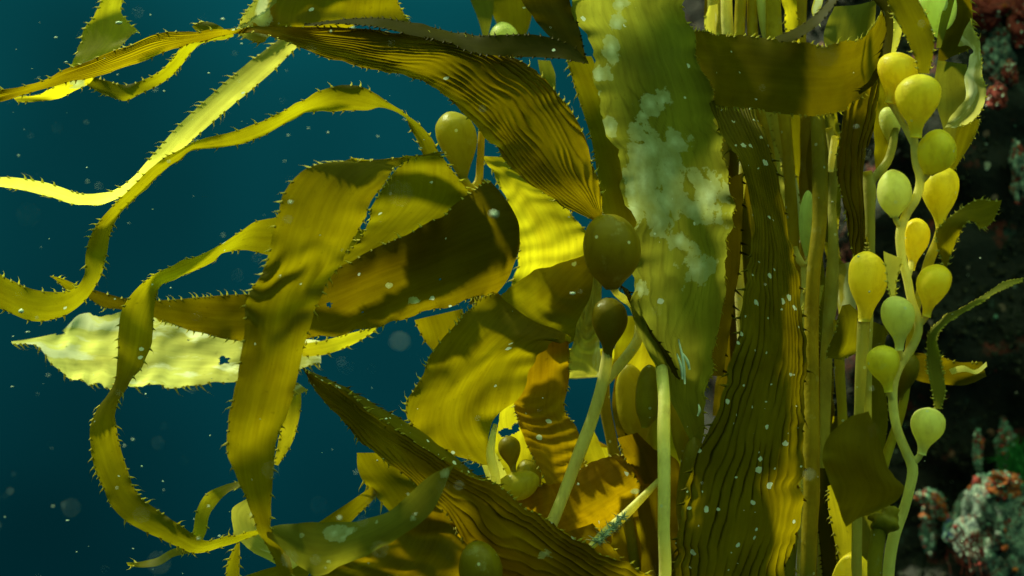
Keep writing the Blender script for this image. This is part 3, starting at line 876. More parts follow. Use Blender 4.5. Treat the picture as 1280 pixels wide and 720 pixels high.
blade([(640, -25, 722, -25, 8), (652, 0, 713, 0, 8), (664, 18, 722, 22, 8.3, .3), (676, 34, 728, 48, 8.6, .5), (690, 50, 733, 70, 9, .6), (722, 74, 736, 80, 9.5)], "blade_dark",
      "dark brown blade tip hanging beside the pale mottled blade", teeth="R", tooth=0.002, ruffle=0.004)
blade([(583, -25, 615, -25, -4), (588, 0, 618, 0, -4), (596, 20, 616, 20, -4), (602, 40, 611, 42, -4), (604, 50, 609, 52, -4)], "blade_green", "slim pale green blade tip hanging over open water", teeth="", wob=0.006)
ff = empty("kelp_float", P(630, 70, -3), "pale green float half hidden above the dark narrow ribbon", "kelp", "single kelp floats")
gas_float((636, 78, -3), (626, 28, -3), 19, "float_green", ff, prof=EGG)
blade([(612, -20, 668, -22, -5), (612, 5, 668, 5, -5), (620, 30, 662, 35, -5), (632, 50, 655, 52, -5), (640, 72, 650, 72, -5)], "blade_olive", "blurred olive blade behind the pale green float", teeth="")

blade([(352, -34, 322, -38, 2.6), (348, 0, 317, 0, 2.6, .3), (347, 14, 306, 16, 2.7, .4), (352, 28, 300, 32, 2.8, .4), (340, 34, 306, 38, 2.8)], "blade_pale", "white overlay painting sunlight on the corner of the arching golden blade", teeth="R", tooth=0.004, rag=0.12, wob=0.012)  # pale sheet stands in for a sunlit spot on the golden blade
# bright strip and its twisting neighbour
blade([(360, 38, 385, 48, 0, -0), (347, 50, 374, 57, 0), (310, 78, 342, 88, .5, -0.5), (276, 107, 311, 115, 1, -0.7), (247, 134, 276, 144, 1.5, -0.8), (216, 164, 243, 173, 2, -0.8), (191, 193, 214, 200, 2, -1), (170, 216, 180, 224, 2, -1.8), (150, 234, 155, 244, 2, -2),
       (122, 242, 121, 256, 2, -1.6), (96, 240, 92, 254, 2, -1.5), (74, 232, 70, 248, 2.5, -1.5), (50, 226, 45, 242, 3, -1.2), (25, 222, 22, 237, 3, -1), (0, 221, 0, 234, 3, -1), (-35, 220, -35, 233, 3, -1)],
      "blade_lemon", "bright yellow strap slanting down from the ridged blade and trailing off level", teeth="LR", tooth=0.0055, spacing=0.009, wob=0.003, bulge=0.003)
blade([(552, 205, 530, 200, 2, -1), (541, 174, 516, 167, 2, -1), (513, 146, 500, 143, 2, -2.5), (487, 128, 478, 136, 2.5, -3), (456, 109, 445, 139, 3, -1.5, .5), (424, 106, 412, 140, 3, -1, .5), (388, 121, 386, 141, 3.5, -2), (353, 139, 353, 157, 4, -1.5), (320, 154, 322, 173, 4, -1), (290, 164, 296, 182, 4, -1),
       (265, 170, 266, 186, 4, -1.5), (243, 176, 240, 187, 4, -2), (222, 188, 226, 200, 4, -2), (196, 205, 206, 214, 4, -2), (160, 238, 173, 245, 4, -1.5), (138, 260, 152, 266, 4, -1), (118, 285, 142, 282, 4, -0.5), (107, 315, 134, 317, 4, -0.5), (104, 345, 124, 350, 4.5, -0.5), (92, 360, 104, 378, 5, -1),
       (68, 365, 74, 398, 5, -0.5), (36, 360, 43, 403, 5), (0, 341, 0, 387, 5), (-40, 320, -42, 370, 5)],
      "blade_olive", "long olive strap crossing the bright yellow one and curling off below it", tooth=0.0055, spacing=0.010, wob=0.004, bulge=0.002)
blade([(62, 345, 70, 350, 1), (72, 346, 82, 362, 1), (90, 353, 95, 372, 1), (104, 360, 104, 372, 1)], "blade_gold", "small golden curl of blade above the trailing olive strap", teeth="LR", tooth=0.004)

# front strap of blade with cross wrinkles
blade([(508, 196, 560, 188, 9, -3.03908), (455, 200, 506, 200, 11.5, -2.00725), (408, 203, 490, 214, 13, -1.63401), (378, 213, 480, 232, 14, -2.04915), (356, 236, 464, 258, 14.5, -2.1768), (345, 274, 446, 292, 14.5, -2.02618), (332, 330, 426, 330, 14.5, -1.8565), (310, 368, 402, 368, 14.5, -1.817), (305, 416, 385, 416, 14.5, -1.58),
       (298, 460, 375, 460, 14.5, -1.52075), (289, 500, 362, 508, 14.5, -1.45038), (283, 562, 346, 560, 14, -1.24488), (296, 600, 340, 614, 13.5, -0.911928), (312, 635, 339, 645, 13, -0.0686491), (322, 663, 340, 664, 12.5, 0.643952), (332, 680, 350, 678, 12, 0.642312), (344, 702, 362, 698, 12, 0.635828), (352, 735, 370, 735, 12, 0.6445)],
      "blade_honey", "broad wrinkled golden strap folded over at the top and hanging straight down", tooth=0.0055, spacing=0.011, rip=(0.0030, 0.042, 0.30, 0.58), bulge=0.004, wob=0.005)
blade([(512, 194, 550, 192, 8.5), (490, 218, 573, 222, 7), (466, 256, 588, 246, 6), (455, 285, 545, 280, 5), (440, 308, 500, 312, 4.5), (400, 335, 450, 345, 4)],
      "blade_olive", "olive blade tucked behind the fold of the wrinkled golden strap", tooth=0.006, wob=0.005)
# strap that swings down through the lower left
blade([(470, 288, 470, 318, 2), (430, 282, 425, 335, 2, .5), (385, 272, 378, 325, 2), (346, 271, 337, 321, 2.5, -.5), (318, 277, 305, 314, 3, -1), (293, 294, 279, 318, 3.5, -2), (253, 315, 264, 328, 4.5, -3), (217, 330, 234, 345, 5.5, -3), (190, 344, 203, 358, 6.5, -2.5),
       (168, 364, 195, 374, 7.5, -1.5), (153, 385, 192, 400, 8, -.5), (147, 418, 190, 428, 8), (147, 452, 178, 456, 8, .8), (143, 482, 160, 484, 8, 2), (126, 504, 149, 502, 8, 1.5), (112, 533, 145, 522, 8, .8), (112, 560, 149, 552, 8), (122, 596, 160, 590, 8.2), (138, 631, 175, 620, 8.6),
       (158, 652, 198, 638, 9), (188, 668, 220, 652, 9.4, .5), (218, 681, 240, 668, 9.8, 1), (240, 691, 256, 675, 10, 1.2), (274, 685, 282, 671, 10, 1.5), (308, 674, 308, 666, 10.5, 1.5), (335, 664, 335, 659, 11, 1)],
      "blade_olive", "long twisted olive strap swinging down in a hook to the tip of the wrinkled strap", tooth=0.006, spacing=0.010, wob=0.004, bulge=0.002)
blade([(304, 600, 304, 608, 6, .8), (279, 606, 283, 617, 6, .8), (258, 617, 271, 630, 6), (246, 637, 262, 645, 6), (241, 665, 257, 668, 6), (232, 682, 242, 690, 5.5, 1), (212, 688, 216, 696, 5.5, 1), (197, 697, 200, 706, 5.5, 1), (178, 702, 180, 709, 5.5, .6), (158, 703, 160, 707, 5.5)],
      "blade_yellow", "thin yellow curl of blade looping behind the hooked olive strap", tooth=0.004, spacing=0.008, skip=0.4)

# pale blade on the left and the broad brown one
blade([(14, 427, 16, 431, -2, -0.116588), (55, 419, 50, 436, -2, -0.461962), (80, 410, 66, 456, -2, -1.25353), (95, 396, 82, 466, -2, -1.8561), (120, 390, 100, 478, -2, -2.35266), (152, 385, 125, 484, -2, -2.67519), (195, 388, 165, 484, -2, -2.62208), (240, 395, 218, 483, -2, -2.36476), (290, 405, 285, 479, -2, -1.93358), (340, 415, 340, 470, -2, -1.43385), (400, 425, 402, 455, -2, -0.783838)],
      "blade_pale_sunlit", "pale blade with painted sunlit patches and a pointed tip behind the hooked olive strap", tooth=0.009, teeth="R", wob=0.012, rag=0.12, rip=(0.0008, 0.03, 0.1, 0.9), res=0.0013, holes=[(76, 416, 4), (280, 451, 6), (262, 418, 2.5), (235, 425, 1.5), (90, 404, 2)])
blade([(568, 238, 590, 382, -1, 0, 0, 10, 0), (600, 226, 612, 372, 2, 0, 0, 30, 0), (612, 222, 620, 368, 5, 0, .4, 32, 0), (596, 234, 604, 371, 7, 0, .4, 22, 0), (560, 262, 566, 383, 7.5, -3.34976, 0.5), (510, 290, 515, 396, 7, -2.93416, 0.6), (460, 314, 468, 408, 6.5, -2.6085, 0.6), (405, 342, 420, 420, 6, -2.19622, 0.5), (350, 358, 365, 428, 5, -1.97944, 0.4),
       (300, 366, 300, 427, 3.5), (245, 372, 240, 414, 2.5), (190, 375, 188, 396, 1.5), (150, 371, 150, 387, 1), (118, 362, 128, 384, 1), (104, 356, 112, 374, 1)],
      "blade_brown", "broad brown blade curling round at one end and narrowing leftward behind the straps", tooth=0.005, wob=0.006, res=0.0016, holes=[(551, 350, 2.6), (412, 381, 3), (452, 391, 2.4), (560, 340, 1.5)], patches=[(520, 377, 9, 5), (486, 357, 4, 3)])
blade([(376, 430, 378, 446, 0), (405, 425, 405, 444, 0), (430, 418, 430, 436, 0), (455, 412, 455, 423, 0), (470, 409, 470, 413, 0)], "blade_yellow", "thin bright yellow sliver of blade under the broad brown one", tooth=0.005, spacing=0.008)
blade([(300, 405, 300, 425, 0.5, .5), (270, 402, 275, 414, .5, .5), (230, 398, 240, 406, .5, .5), (195, 398, 200, 403, .5)], "blade_gold", "narrow golden fold along the top of the pale pointed blade", teeth="R", tooth=0.007, spacing=0.012)

# middle
blade([(598, 195, 650, 196, 0), (622, 225, 685, 235, 0, 0, .5), (640, 262, 712, 262, -.5, 0, .5), (647, 300, 735, 290, -1, 0, .5), (644, 340, 742, 325, -1.5, 0), (630, 372, 730, 360, -2)],
      "blade_yellow", "bright yellow wrinkled blade between the broad brown curl and the big dark float", rip=(0.0009, 0.017, 0.0, 0.85), tooth=0.005, wob=0.008)
blade([(738, 316, 756, 335, 0), (700, 328, 748, 372, 0, 0, .5), (662, 342, 736, 408, .5, 0, .5), (640, 356, 718, 428, 1), (622, 372, 690, 440, 1.5)], "blade_olive", "olive blade sloping under the big dark float", teeth="", wob=0.008, rip=(0.0012, 0.02, 0, 1))
blade([(742, 335, 752, 338, 2), (738, 370, 752, 372, 2), (722, 402, 748, 405, 2), (716, 430, 750, 432, 1.5), (705, 455, 752, 462, 1.2), (700, 474, 748, 470, 1)], "blade_pale", "pale curled strip of blade behind the small dark pear-shaped float", teeth="", wob=0.008, rip=(0.003, 0.014, 0.0, 1.0))
blade([(518, 400, 578, 386, 2), (527, 420, 582, 402, 2), (540, 440, 576, 430, 2), (548, 460, 570, 460, 2)], "blade_gold", "golden flap of blade showing between the brown curl and the folded brown blade", tooth=0.005)
blade([(603, 582, 612, 582, 5), (572, 573, 612, 556, 5.2, 0, .4), (532, 546, 618, 520, 5.6, 0, .8), (509, 518, 645, 492, 6, 0, 1), (520, 481, 668, 452, 6.5, 0, 1), (545, 436, 692, 432, 7, 0, .8), (572, 402, 706, 424, 7, 0, .4), (600, 376, 712, 420, 5.5), (616, 369, 712, 424, 3.5), (630, 378, 712, 432, 2)],
      "blade_honey", "broad brown blade folded sharply along its top edge", teeth="L", tooth=0.006, wob=0.010, bulge=0.006)
blade([(650, 420, 713, 420, 1.5), (648, 455, 713, 445, 2), (644, 490, 712, 475, 2.2), (643, 512, 708, 514, 2.4), (652, 541, 723, 537, 2.6), (666, 572, 724, 572, 2.8), (684, 606, 708, 602, 3)],
      "blade_amber", "hanging golden flap with fine wrinkles beside the slanting pale stalk", teeth="LR", tooth=0.004, rip=(0.0014, 0.011, 0.35, 1.0), wob=0.008)
blade([(628, 505, 650, 500, 1), (622, 525, 652, 525, .5), (615, 548, 665, 545, 0), (612, 575, 672, 572, 0), (618, 600, 676, 590, 0), (622, 625, 668, 622, 0)], "blade_yellow", "bright yellow torn blade glimpsed between two brown flaps", teeth="", wob=0.012, res=0.0013, holes=[(636, 541, 7), (646, 533, 5)], rag=0.15)
fs = empty("kelp_frond_or_blade", P(618, 610, 5), "short pale stalk carrying the folded brown blade", "kelp", "giant kelp fronds")
stipe([[(620, 618, 4.5, 7), (618, 590, 5, 6.5), (613, 568, 5.2, 6), (616, 545, 5.2, 4.5), (619, 530, 5, 3)]], "stipe_pale", fs)
f_ = empty("kelp_float", P(650, 620, 3), "brown oval float lying behind the dark ridged spear blade", "kelp", "single kelp floats")
gas_float((616, 612, 3), (674, 598, 3), 18, "float_umber", f_, prof=EGG)
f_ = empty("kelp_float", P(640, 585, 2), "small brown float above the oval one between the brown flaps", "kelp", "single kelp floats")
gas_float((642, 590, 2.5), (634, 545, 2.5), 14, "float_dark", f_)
blade([(700, 436, 806, 436, -5), (702, 452, 808, 455, -5), (708, 468, 800, 475, -5)], "blade_yellow", "yellow blade showing behind the fork of the slanting pale stalk", teeth="", wob=0.008)

# lower: spear blade, its folded margin, and the olive blade with white crusts
blade([(378, 459, 384, 470, 9, -0.44544), (400, 474, 396, 492, 9.3, -0.65551), (430, 490, 425, 525, 9.6, -1.25688), (470, 520, 460, 562, 10, -1.53484), (520, 555, 510, 600, 10.4, -1.63877), (565, 582, 552, 636, 10.8, -1.97455), (615, 603, 585, 676, 11, -2.80575), (660, 632, 620, 712, 11, -3.17969), (722, 674, 680, 748, 11, -3.02489), (790, 706, 750, 790, 11, -3.30749), (850, 745, 810, 830, 11, -3.33962)],
      "blade_corrugated", "dark ridged spear blade pointing up and left from the bottom", corr=8, corr_amp=0.0015, tooth=0.005, wob=0.005, patches=[(682, 692, 9, 7), (600, 598, 4, 3)])
blade([(378, 458, 380, 462, 8.5, 1), (421, 478, 415, 486, 8.8, 1.5), (450, 494, 446, 506, 9, 1.8), (492, 518, 484, 532, 9.3, 2), (538, 548, 530, 562, 9.6, 2), (570, 573, 562, 586, 9.8, 2), (594, 592, 588, 602, 10, 1.6), (625, 606, 622, 614, 10.2, 1)],
      "blade_corrugated_dark", "dark folded margin with long teeth lying along the top of the spear blade", tooth=0.009, spacing=0.010, skip=0.2, tmat="blade_gold")
blade([(569, 580, 563, 590, 14), (541, 592, 553, 615, 14), (515, 614, 538, 642, 14), (487, 638, 492, 677, 14, 0, .3), (450, 649, 448, 700, 14, 0, .5), (417, 652, 402, 719, 14, 0, .5), (378, 654, 374, 709, 13.6, 0, .4), (350, 655, 350, 682, 13, 0, .2), (332, 660, 334, 672, 12.6)],
      "blade_green", "olive green blade with white crusts curving across the bottom", teeth="", ruffle=0.003, rag=0.03, wob=0.005, patches=[(417, 667, 12, 9), (437, 665, 11, 9), (430, 672, 10, 6), (516, 647, 6, 5), (471, 652, 4, 3), (411, 703, 5, 4), (556, 592, 9, 8), (377, 669, 3.5, 3)])
blade([(310, 622, 322, 640, 8), (287, 637, 320, 655, 8), (288, 664, 330, 668, 8), (303, 684, 345, 680, 8), (335, 700, 368, 690, 8), (360, 715, 380, 702, 8)], "blade_pale", "pale yellow ragged blade scrap behind the tip of the wrinkled strap", rag=0.3, teeth="", wob=0.008)
blade([(352, 488, 377, 488, 9), (352, 520, 376, 514, 9), (348, 550, 366, 552, 9), (342, 580, 348, 582, 9)], "blade_yellow", "short bright yellow strip hidden beside the wrinkled strap", tooth=0.004)
blade([(372, 478, 385, 488, 10.5), (362, 485, 370, 494, 10.5), (354, 490, 358, 498, 10.5)], "blade_pale", "white torn tip where the spear blade meets the wrinkled strap", tooth=0.004, spacing=0.006)
blade([(446, 566, 480, 566, 5), (448, 590, 505, 590, 5), (461, 611, 530, 610, 5.3), (480, 632, 540, 630, 5.6), (505, 660, 560, 650, 6)], "blade_gold", "golden spiky blade corner under the spear blade", teeth="L", tooth=0.012, spacing=0.011, wob=0.006)
blade([(465, 608, 474, 618, 6), (430, 632, 452, 640, 6), (402, 650, 430, 662, 6), (370, 672, 400, 690, 6)], "blade_gold", "narrow golden blade slanting behind the olive green blade with crusts", teeth="R", tooth=0.004, skip=0.5)
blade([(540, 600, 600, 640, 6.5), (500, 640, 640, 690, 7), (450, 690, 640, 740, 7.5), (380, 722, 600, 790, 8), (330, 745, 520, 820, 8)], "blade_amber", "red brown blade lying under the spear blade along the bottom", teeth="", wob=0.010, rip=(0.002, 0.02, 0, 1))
blade([(395, 700, 380, 730, 7), (345, 708, 340, 735, 7), (305, 720, 300, 750, 7)], "blade_gold", "golden blade end below the olive green blade with crusts", teeth="")
blade([(300, 672, 300, 690, 9), (290, 690, 300, 705, 9), (284, 705, 300, 720, 9), (283, 740, 300, 742, 9)], "blade_olive", "olive spiky scrap hanging under the hooked strap", tooth=0.005)
f_ = empty("kelp_float", P(600, 740, 11), "dark float at the bottom under the spear blade", "kelp", "single kelp floats")
gas_float((606, 752, 13.2), (594, 676, 13.2), 27, "float_dark", f_, prof=EGG)
blade([(798, 566, 824, 600, 2), (762, 570, 802, 624, 2, 0, .5), (725, 583, 772, 652, 2, 0, .8), (690, 598, 738, 675, 2, 0, .8), (655, 616, 700, 690, 2.5), (620, 636, 660, 705, 3)], "blade_amber", "broad rusty brown blade crossing under the slanting pale stalk", teeth="L", tooth=0.004, wob=0.010, rip=(0.0014, 0.013, 0, 1), patches=[(793, 614, 5, 2.5)])
hy = empty("broken_stalk", P(745, 680, 5), "pale broken stalk bristling with hydroids beside the upright pale stalk", "kelp")
stipe([[(738, 684, 6, 5), (750, 672, 5.5, 6), (778, 647, 4.5, 6), (803, 622, 4, 5), (824, 600, 3, 4)]], "stipe_pale", hy, name="stalk")
def bristles():
    r = random.Random(5)
    V, F = [], []
    for i in range(110):
        s = r.random()
        c = P(746 + 34 * s, 677 - 32 * s, 6.2 - 1.2 * s)
        d = np.array([r.gauss(0, 1), r.gauss(-0.4, 0.8), r.gauss(0, 1)])
        d /= np.linalg.norm(d)
        L = r.uniform(0.006, 0.012)
        a = np.cross(d, [0, 1, 0.3]); a /= np.linalg.norm(a)
        b2 = np.cross(d, a)
        b = len(V)
        for j in range(3):
            th = 2.1 * j
            V.append(c + (a * math.cos(th) + b2 * math.sin(th)) * 0.0011)
        V.append(c + d * L)
        F += [(b, b + 1, b + 3), (b + 1, b + 2, b + 3), (b + 2, b, b + 3)]
    o = mesh_obj("bristles", V, F, MATS["crust_white"], hy)
    o["kind"] = "stuff"
bristles()
blade([(770, 650, 830, 640, 0), (760, 690, 835, 690, 0), (755, 735, 838, 735, 0)], "blade_gold", "blurred golden blade behind the upright pale stalk", teeth="", wob=0.01, patches=[(812, 668, 9, 10)])
stipe([(lambda: [(755, 470, 0, 7), (757, 510, 0, 7.5), (764, 550, 0, 7.5), (775, 600, 0, 7.5), (790, 680, 0, 7.5), (800, 760, 0, 7.5)])()], "stipe_olive", None, "thin olive stalk curving behind the slanting pale stalk")
stipe([[(812, 350, 1, 8), (820, 400, 3, 8), (826, 445, 6.2, 8), (829, 480, 9, 8.2), (830, 560, 12, 8), (830, 640, 13, 8), (832, 740, 13, 8)]], "stipe_pale", None, "straight upright pale stalk in front of the mottled blade")
f2 = empty("kelp_float", P(810, 540, 3), "pair of brown oval floats behind the upright pale stalk", "kelp", "single kelp floats")
gas_float((806, 535, 4), (812, 456, 4), 19, "float_umber", f2, prof=EGG)
gas_float((800, 560, 1), (785, 455, 1), 22, "float_umber", f2, prof=EGG)
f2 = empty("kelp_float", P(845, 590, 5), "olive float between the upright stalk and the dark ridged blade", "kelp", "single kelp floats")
gas_float((852, 575, 4), (846, 480, 4), 16, "float_umber", f2, prof=EGG)
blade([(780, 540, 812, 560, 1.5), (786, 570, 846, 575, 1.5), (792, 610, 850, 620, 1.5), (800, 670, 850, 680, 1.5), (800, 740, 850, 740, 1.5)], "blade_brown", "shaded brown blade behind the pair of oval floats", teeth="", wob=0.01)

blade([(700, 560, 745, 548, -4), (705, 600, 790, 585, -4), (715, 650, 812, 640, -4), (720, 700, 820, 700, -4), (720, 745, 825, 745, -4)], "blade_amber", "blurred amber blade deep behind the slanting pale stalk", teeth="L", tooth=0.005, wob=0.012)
blade([(620, 650, 700, 640, -1), (630, 690, 720, 690, -1), (640, 745, 740, 745, -1)], "blade_gold", "golden blade under the broad rusty brown one", teeth="", wob=0.012)
blade([(735, 556, 762, 560, -2), (740, 572, 770, 578, -2), (735, 590, 775, 600, -2)], "blade_yellow", "small bright yellow frill between the slanting stalk and the rusty blade", teeth="L", tooth=0.006, wob=0.012)
blade([(690, 470, 752, 438, -6), (700, 458, 770, 452, -6), (712, 474, 764, 470, -6)], "blade_lemon", "white yellow frilled margin glowing behind the small dark float", teeth="", wob=0.014, ruffle=0.008)
blade([(770, 470, 820, 470, -3), (765, 510, 815, 520, -3), (775, 560, 820, 570, -3), (780, 610, 830, 620, -3)], "blade_amber", "amber blade behind the pair of oval floats", teeth="", wob=0.01)

blade([(660, 560, 700, 552, -3), (650, 600, 730, 590, -3), (640, 650, 760, 650, -3), (640, 740, 770, 740, -3)], "blade_gold", "golden sheet deep below the hanging golden flap", teeth="", wob=0.012)
blade([(786, 430, 852, 420, -2), (778, 470, 850, 470, -2), (790, 520, 852, 530, -2), (800, 600, 856, 610, -2)], "blade_yellow", "yellow sheet glowing behind the oval floats and upright stalk", teeth="", wob=0.012)
ft2 = empty("kelp_float", P(668, 640, 3), "small amber float low behind the rusty brown blade", "kelp", "single kelp floats")
gas_float((672, 632, 1), (655, 575, 1), 15, "float_umber", ft2)

for rows_, mt_, lab_, tt_ in (
        ([(594, 560, 612, 556, 3), (602, 585, 628, 580, 3), (612, 612, 640, 606, 3)], "blade_lemon", "bright lemon sliver under the folded brown blade", "R"),
        ([(724, 545, 742, 535, 0), (728, 570, 752, 560, 0), (742, 596, 764, 590, 0)], "blade_yellow", "bright yellow sliver beside the slanting pale stalk", "L"),
        ([(560, 655, 600, 640, 8.5), (590, 690, 640, 672, 8.5), (640, 740, 700, 720, 8.5)], "blade_amber", "amber sliver under the dark ridged spear blade", "L"),
        ([(700, 668, 742, 655, 5), (716, 694, 770, 684, 5), (740, 730, 800, 728, 5)], "blade_gold", "golden fold below the pale broken stalk", "LR"),
        ([(770, 548, 800, 540, 2.5), (782, 575, 822, 570, 2.5), (800, 606, 830, 604, 2.5)], "blade_amber", "small amber fold where the broken stalk meets the upright stalk", "L"),
        ([(655, 425, 690, 440, 1), (642, 452, 668, 470, 1), (634, 480, 652, 494, 1)], "blade_yellow", "yellow sliver along the side of the folded brown blade", "")):
    blade(rows_, mt_, lab_, teeth=tt_, tooth=0.004, wob=0.010, ruffle=0.006, rag=0.12)
# float with the looped stalk, upper middle
fb = empty("kelp_frond_or_blade", P(600, 235, 1), "olive egg-shaped float on a looped stalk under the ridged blade", "kelp", "giant kelp fronds")
gas_float((579, 226, 3), (561, 140, 3), 25, "float_umber", fb, prof=[(0, .2), (.08, .28), (.18, .42), (.32, .66), (.46, .86), (.6, .98), (.7, 1.0), (.8, .93), (.9, .7), (.96, .45), (1, .15)])
stipe([[(577, 218, 3, 6), (582, 228, 3, 5.5), (590, 235, 2.6, 5), (597, 228, 2.2, 5), (600, 205, 2, 5), (602, 170, 2, 5), (606, 130, 1, 5)]], "stipe_yellow", fb)

# the pale mottled blade in the middle
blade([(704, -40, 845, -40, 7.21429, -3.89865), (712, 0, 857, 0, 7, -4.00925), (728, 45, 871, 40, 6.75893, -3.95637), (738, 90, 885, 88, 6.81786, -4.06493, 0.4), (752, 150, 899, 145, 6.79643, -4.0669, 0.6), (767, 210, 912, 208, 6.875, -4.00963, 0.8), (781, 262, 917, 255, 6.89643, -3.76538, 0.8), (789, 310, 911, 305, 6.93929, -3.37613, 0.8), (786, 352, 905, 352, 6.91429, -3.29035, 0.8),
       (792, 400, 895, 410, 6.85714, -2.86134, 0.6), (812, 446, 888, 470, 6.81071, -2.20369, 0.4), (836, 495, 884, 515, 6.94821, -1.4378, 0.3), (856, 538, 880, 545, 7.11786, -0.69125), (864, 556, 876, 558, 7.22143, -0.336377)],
      "blade_mottled", "wide pale mottled blade with white crusts and painted sun dapples hanging down the middle", tooth=0.005, teeth="R", wob=0.010, ruffle=0.003, corr=9, corr_amp=0.00025, groove_k=0.4, rag=0.10,
      patches=[(748, 95, 14, 20), (765, 60, 12, 18), (772, 30, 10, 14), (775, 5, 10, 9), (812, 130, 15, 15), (828, 126, 11, 14), (804, 145, 10, 9), (800, 190, 18, 34), (835, 215, 24, 34), (790, 235, 10, 22), (822, 275, 15, 22), (764, 158, 8, 12), (792, 262, 14, 26), (806, 225, 24, 34), (812, 185, 26, 22), (830, 250, 26, 34), (845, 178, 22, 16), (776, 352, 8, 9), (800, 362, 9, 10), (885, 246, 26, 34), (872, 335, 26, 20), (850, 300, 12, 14), (868, 262, 18, 20)])  # spots near the right margin paint sun dapples, the others are crusts
def streaks():
    r = random.Random(3)
    V, F = [], []
    for (x0, y0, x1, y1, d) in ((848, 424, 856, 480, 8.2), (852, 440, 862, 462, 8.2), (873, 505, 872, 520, 8.4), (846, 442, 853, 474, 8.2)):
        v, f = tube_geo([(x0, y0, d, 1.0), ((x0 + x1) / 2 + 2, (y0 + y1) / 2, d + .1, 2.2), (x1, y1, d, 1.2)], sides=5, nseg=9)
        F += [tuple(a + len(V) for a in q) for q in f]
        V += v
    o = mesh_obj("worm_tubes", V, F, MATS["snow_white"])
    tag(o, "thin white worm tubes clustered on the foot of the mottled blade", "worm tubes")
streaks()
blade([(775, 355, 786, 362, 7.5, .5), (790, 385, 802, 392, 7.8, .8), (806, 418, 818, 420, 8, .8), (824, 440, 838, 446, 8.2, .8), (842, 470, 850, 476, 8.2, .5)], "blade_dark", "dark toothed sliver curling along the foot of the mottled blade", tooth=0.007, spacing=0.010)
fc = empty("kelp_float", P(860, 640, 7), "long brown float joining the mottled blade to its stalk", "kelp", "single kelp floats")
gas_float((852, 665, 6.5), (868, 545, 7), 19, "float_dark", fc, prof=EGG)

# strips seen left of the mottled blade, behind it
blade([(706, 70, 740, 70, 1), (722, 120, 765, 120, 1), (738, 170, 785, 170, 1), (748, 230, 800, 230, 1), (755, 280, 815, 280, 1), (758, 330, 800, 330, 1)], "blade_olive", "olive strap behind the torn edge of the mottled blade", teeth="L", tooth=0.006, wob=0.006)
blade([(672, 75, 688, 76, 0), (676, 95, 694, 92, 0), (684, 115, 695, 112, 0), (692, 130, 698, 130, 0)], "blade_green", "small pale green blade tip below the dark narrow ribbon", teeth="", wob=0.006)
blade([(750, 170, 790, 170, -1), (757, 215, 800, 215, -1), (757, 260, 805, 262, -1), (752, 300, 800, 300, -1)], "blade_gold", "orange gold blade showing beside the big dark float", teeth="", wob=0.004)
blade([(783, 395, 850, 395, -4), (770, 430, 850, 430, -4), (765, 465, 850, 465, -4), (790, 500, 850, 500, -4)], "blade_olive", "blurred olive blade behind the foot of the mottled blade", teeth="")

# wide brown band curling at the upper right, with its loop and ribbons
blade([(845, 40, 866, 128, 1), (868, 38, 886, 132, 3.5), (915, 42, 922, 136, 9, 0, .5), (970, 48, 968, 141, 12, 0, .8), (1015, 52, 1012, 145, 13, 0, .8), (1050, 51, 1046, 142, 12, 0, .4), (1075, 46, 1072, 126, 9.5), (1092, 30, 1094, 98, 7), (1101, 8, 1108, 66, 5), (1100, -25, 1112, 20, 3.5), (1090, -50, 1098, -10, 2)],
      "blade_umber", "wide brown band of blade curling round in front of the stalks", tooth=0.004, spacing=0.006, wob=0.004, bulge=0.004)
blade([(1088, -20, 1110, -25, 8, 2), (1093, 0, 1113, 0, 9, 2), (1104, 20, 1116, 28, 9.5, 2.5), (1104, 50, 1114, 55, 10, 2.5), (1094, 84, 1104, 86, 10.5, 2.5), (1080, 108, 1086, 112, 11, 1.5), (1072, 116, 1075, 118, 11)], "blade_dark", "dark edge-on ribbon arching over the end of the wide brown band", teeth="L", tooth=0.006, spacing=0.009)
blade([(1046, -20, 1058, -12, 13, 1), (1030, 5, 1040, 9, 13.5, 1.5), (1010, 25, 1018, 34, 14, 1.5), (990, 36, 996, 48, 14.2, 1.5), (968, 46, 974, 52, 14, 1)], "blade_dark", "dark narrow ribbon dropping onto the top edge of the wide brown band", tooth=0.003, spacing=0.007)
blade([(1042, 8, 1096, 2, 2), (1034, 28, 1096, 20, 2.5), (1030, 50, 1092, 46, 3), (1040, 70, 1085, 70, 3.5)], "blade_green", "greenish inner face of a curled blade above the wide brown band", teeth="", wob=0.01, ruffle=0.006)
blade([(1022, -20, 1030, -20, 6), (1017, 0, 1028, 5, 6), (1014, 12, 1024, 16, 6), (1018, 24, 1026, 34, 6)], "blade_pale", "bluish white blade scrap caught above the wide brown band", teeth="", wob=0.01)

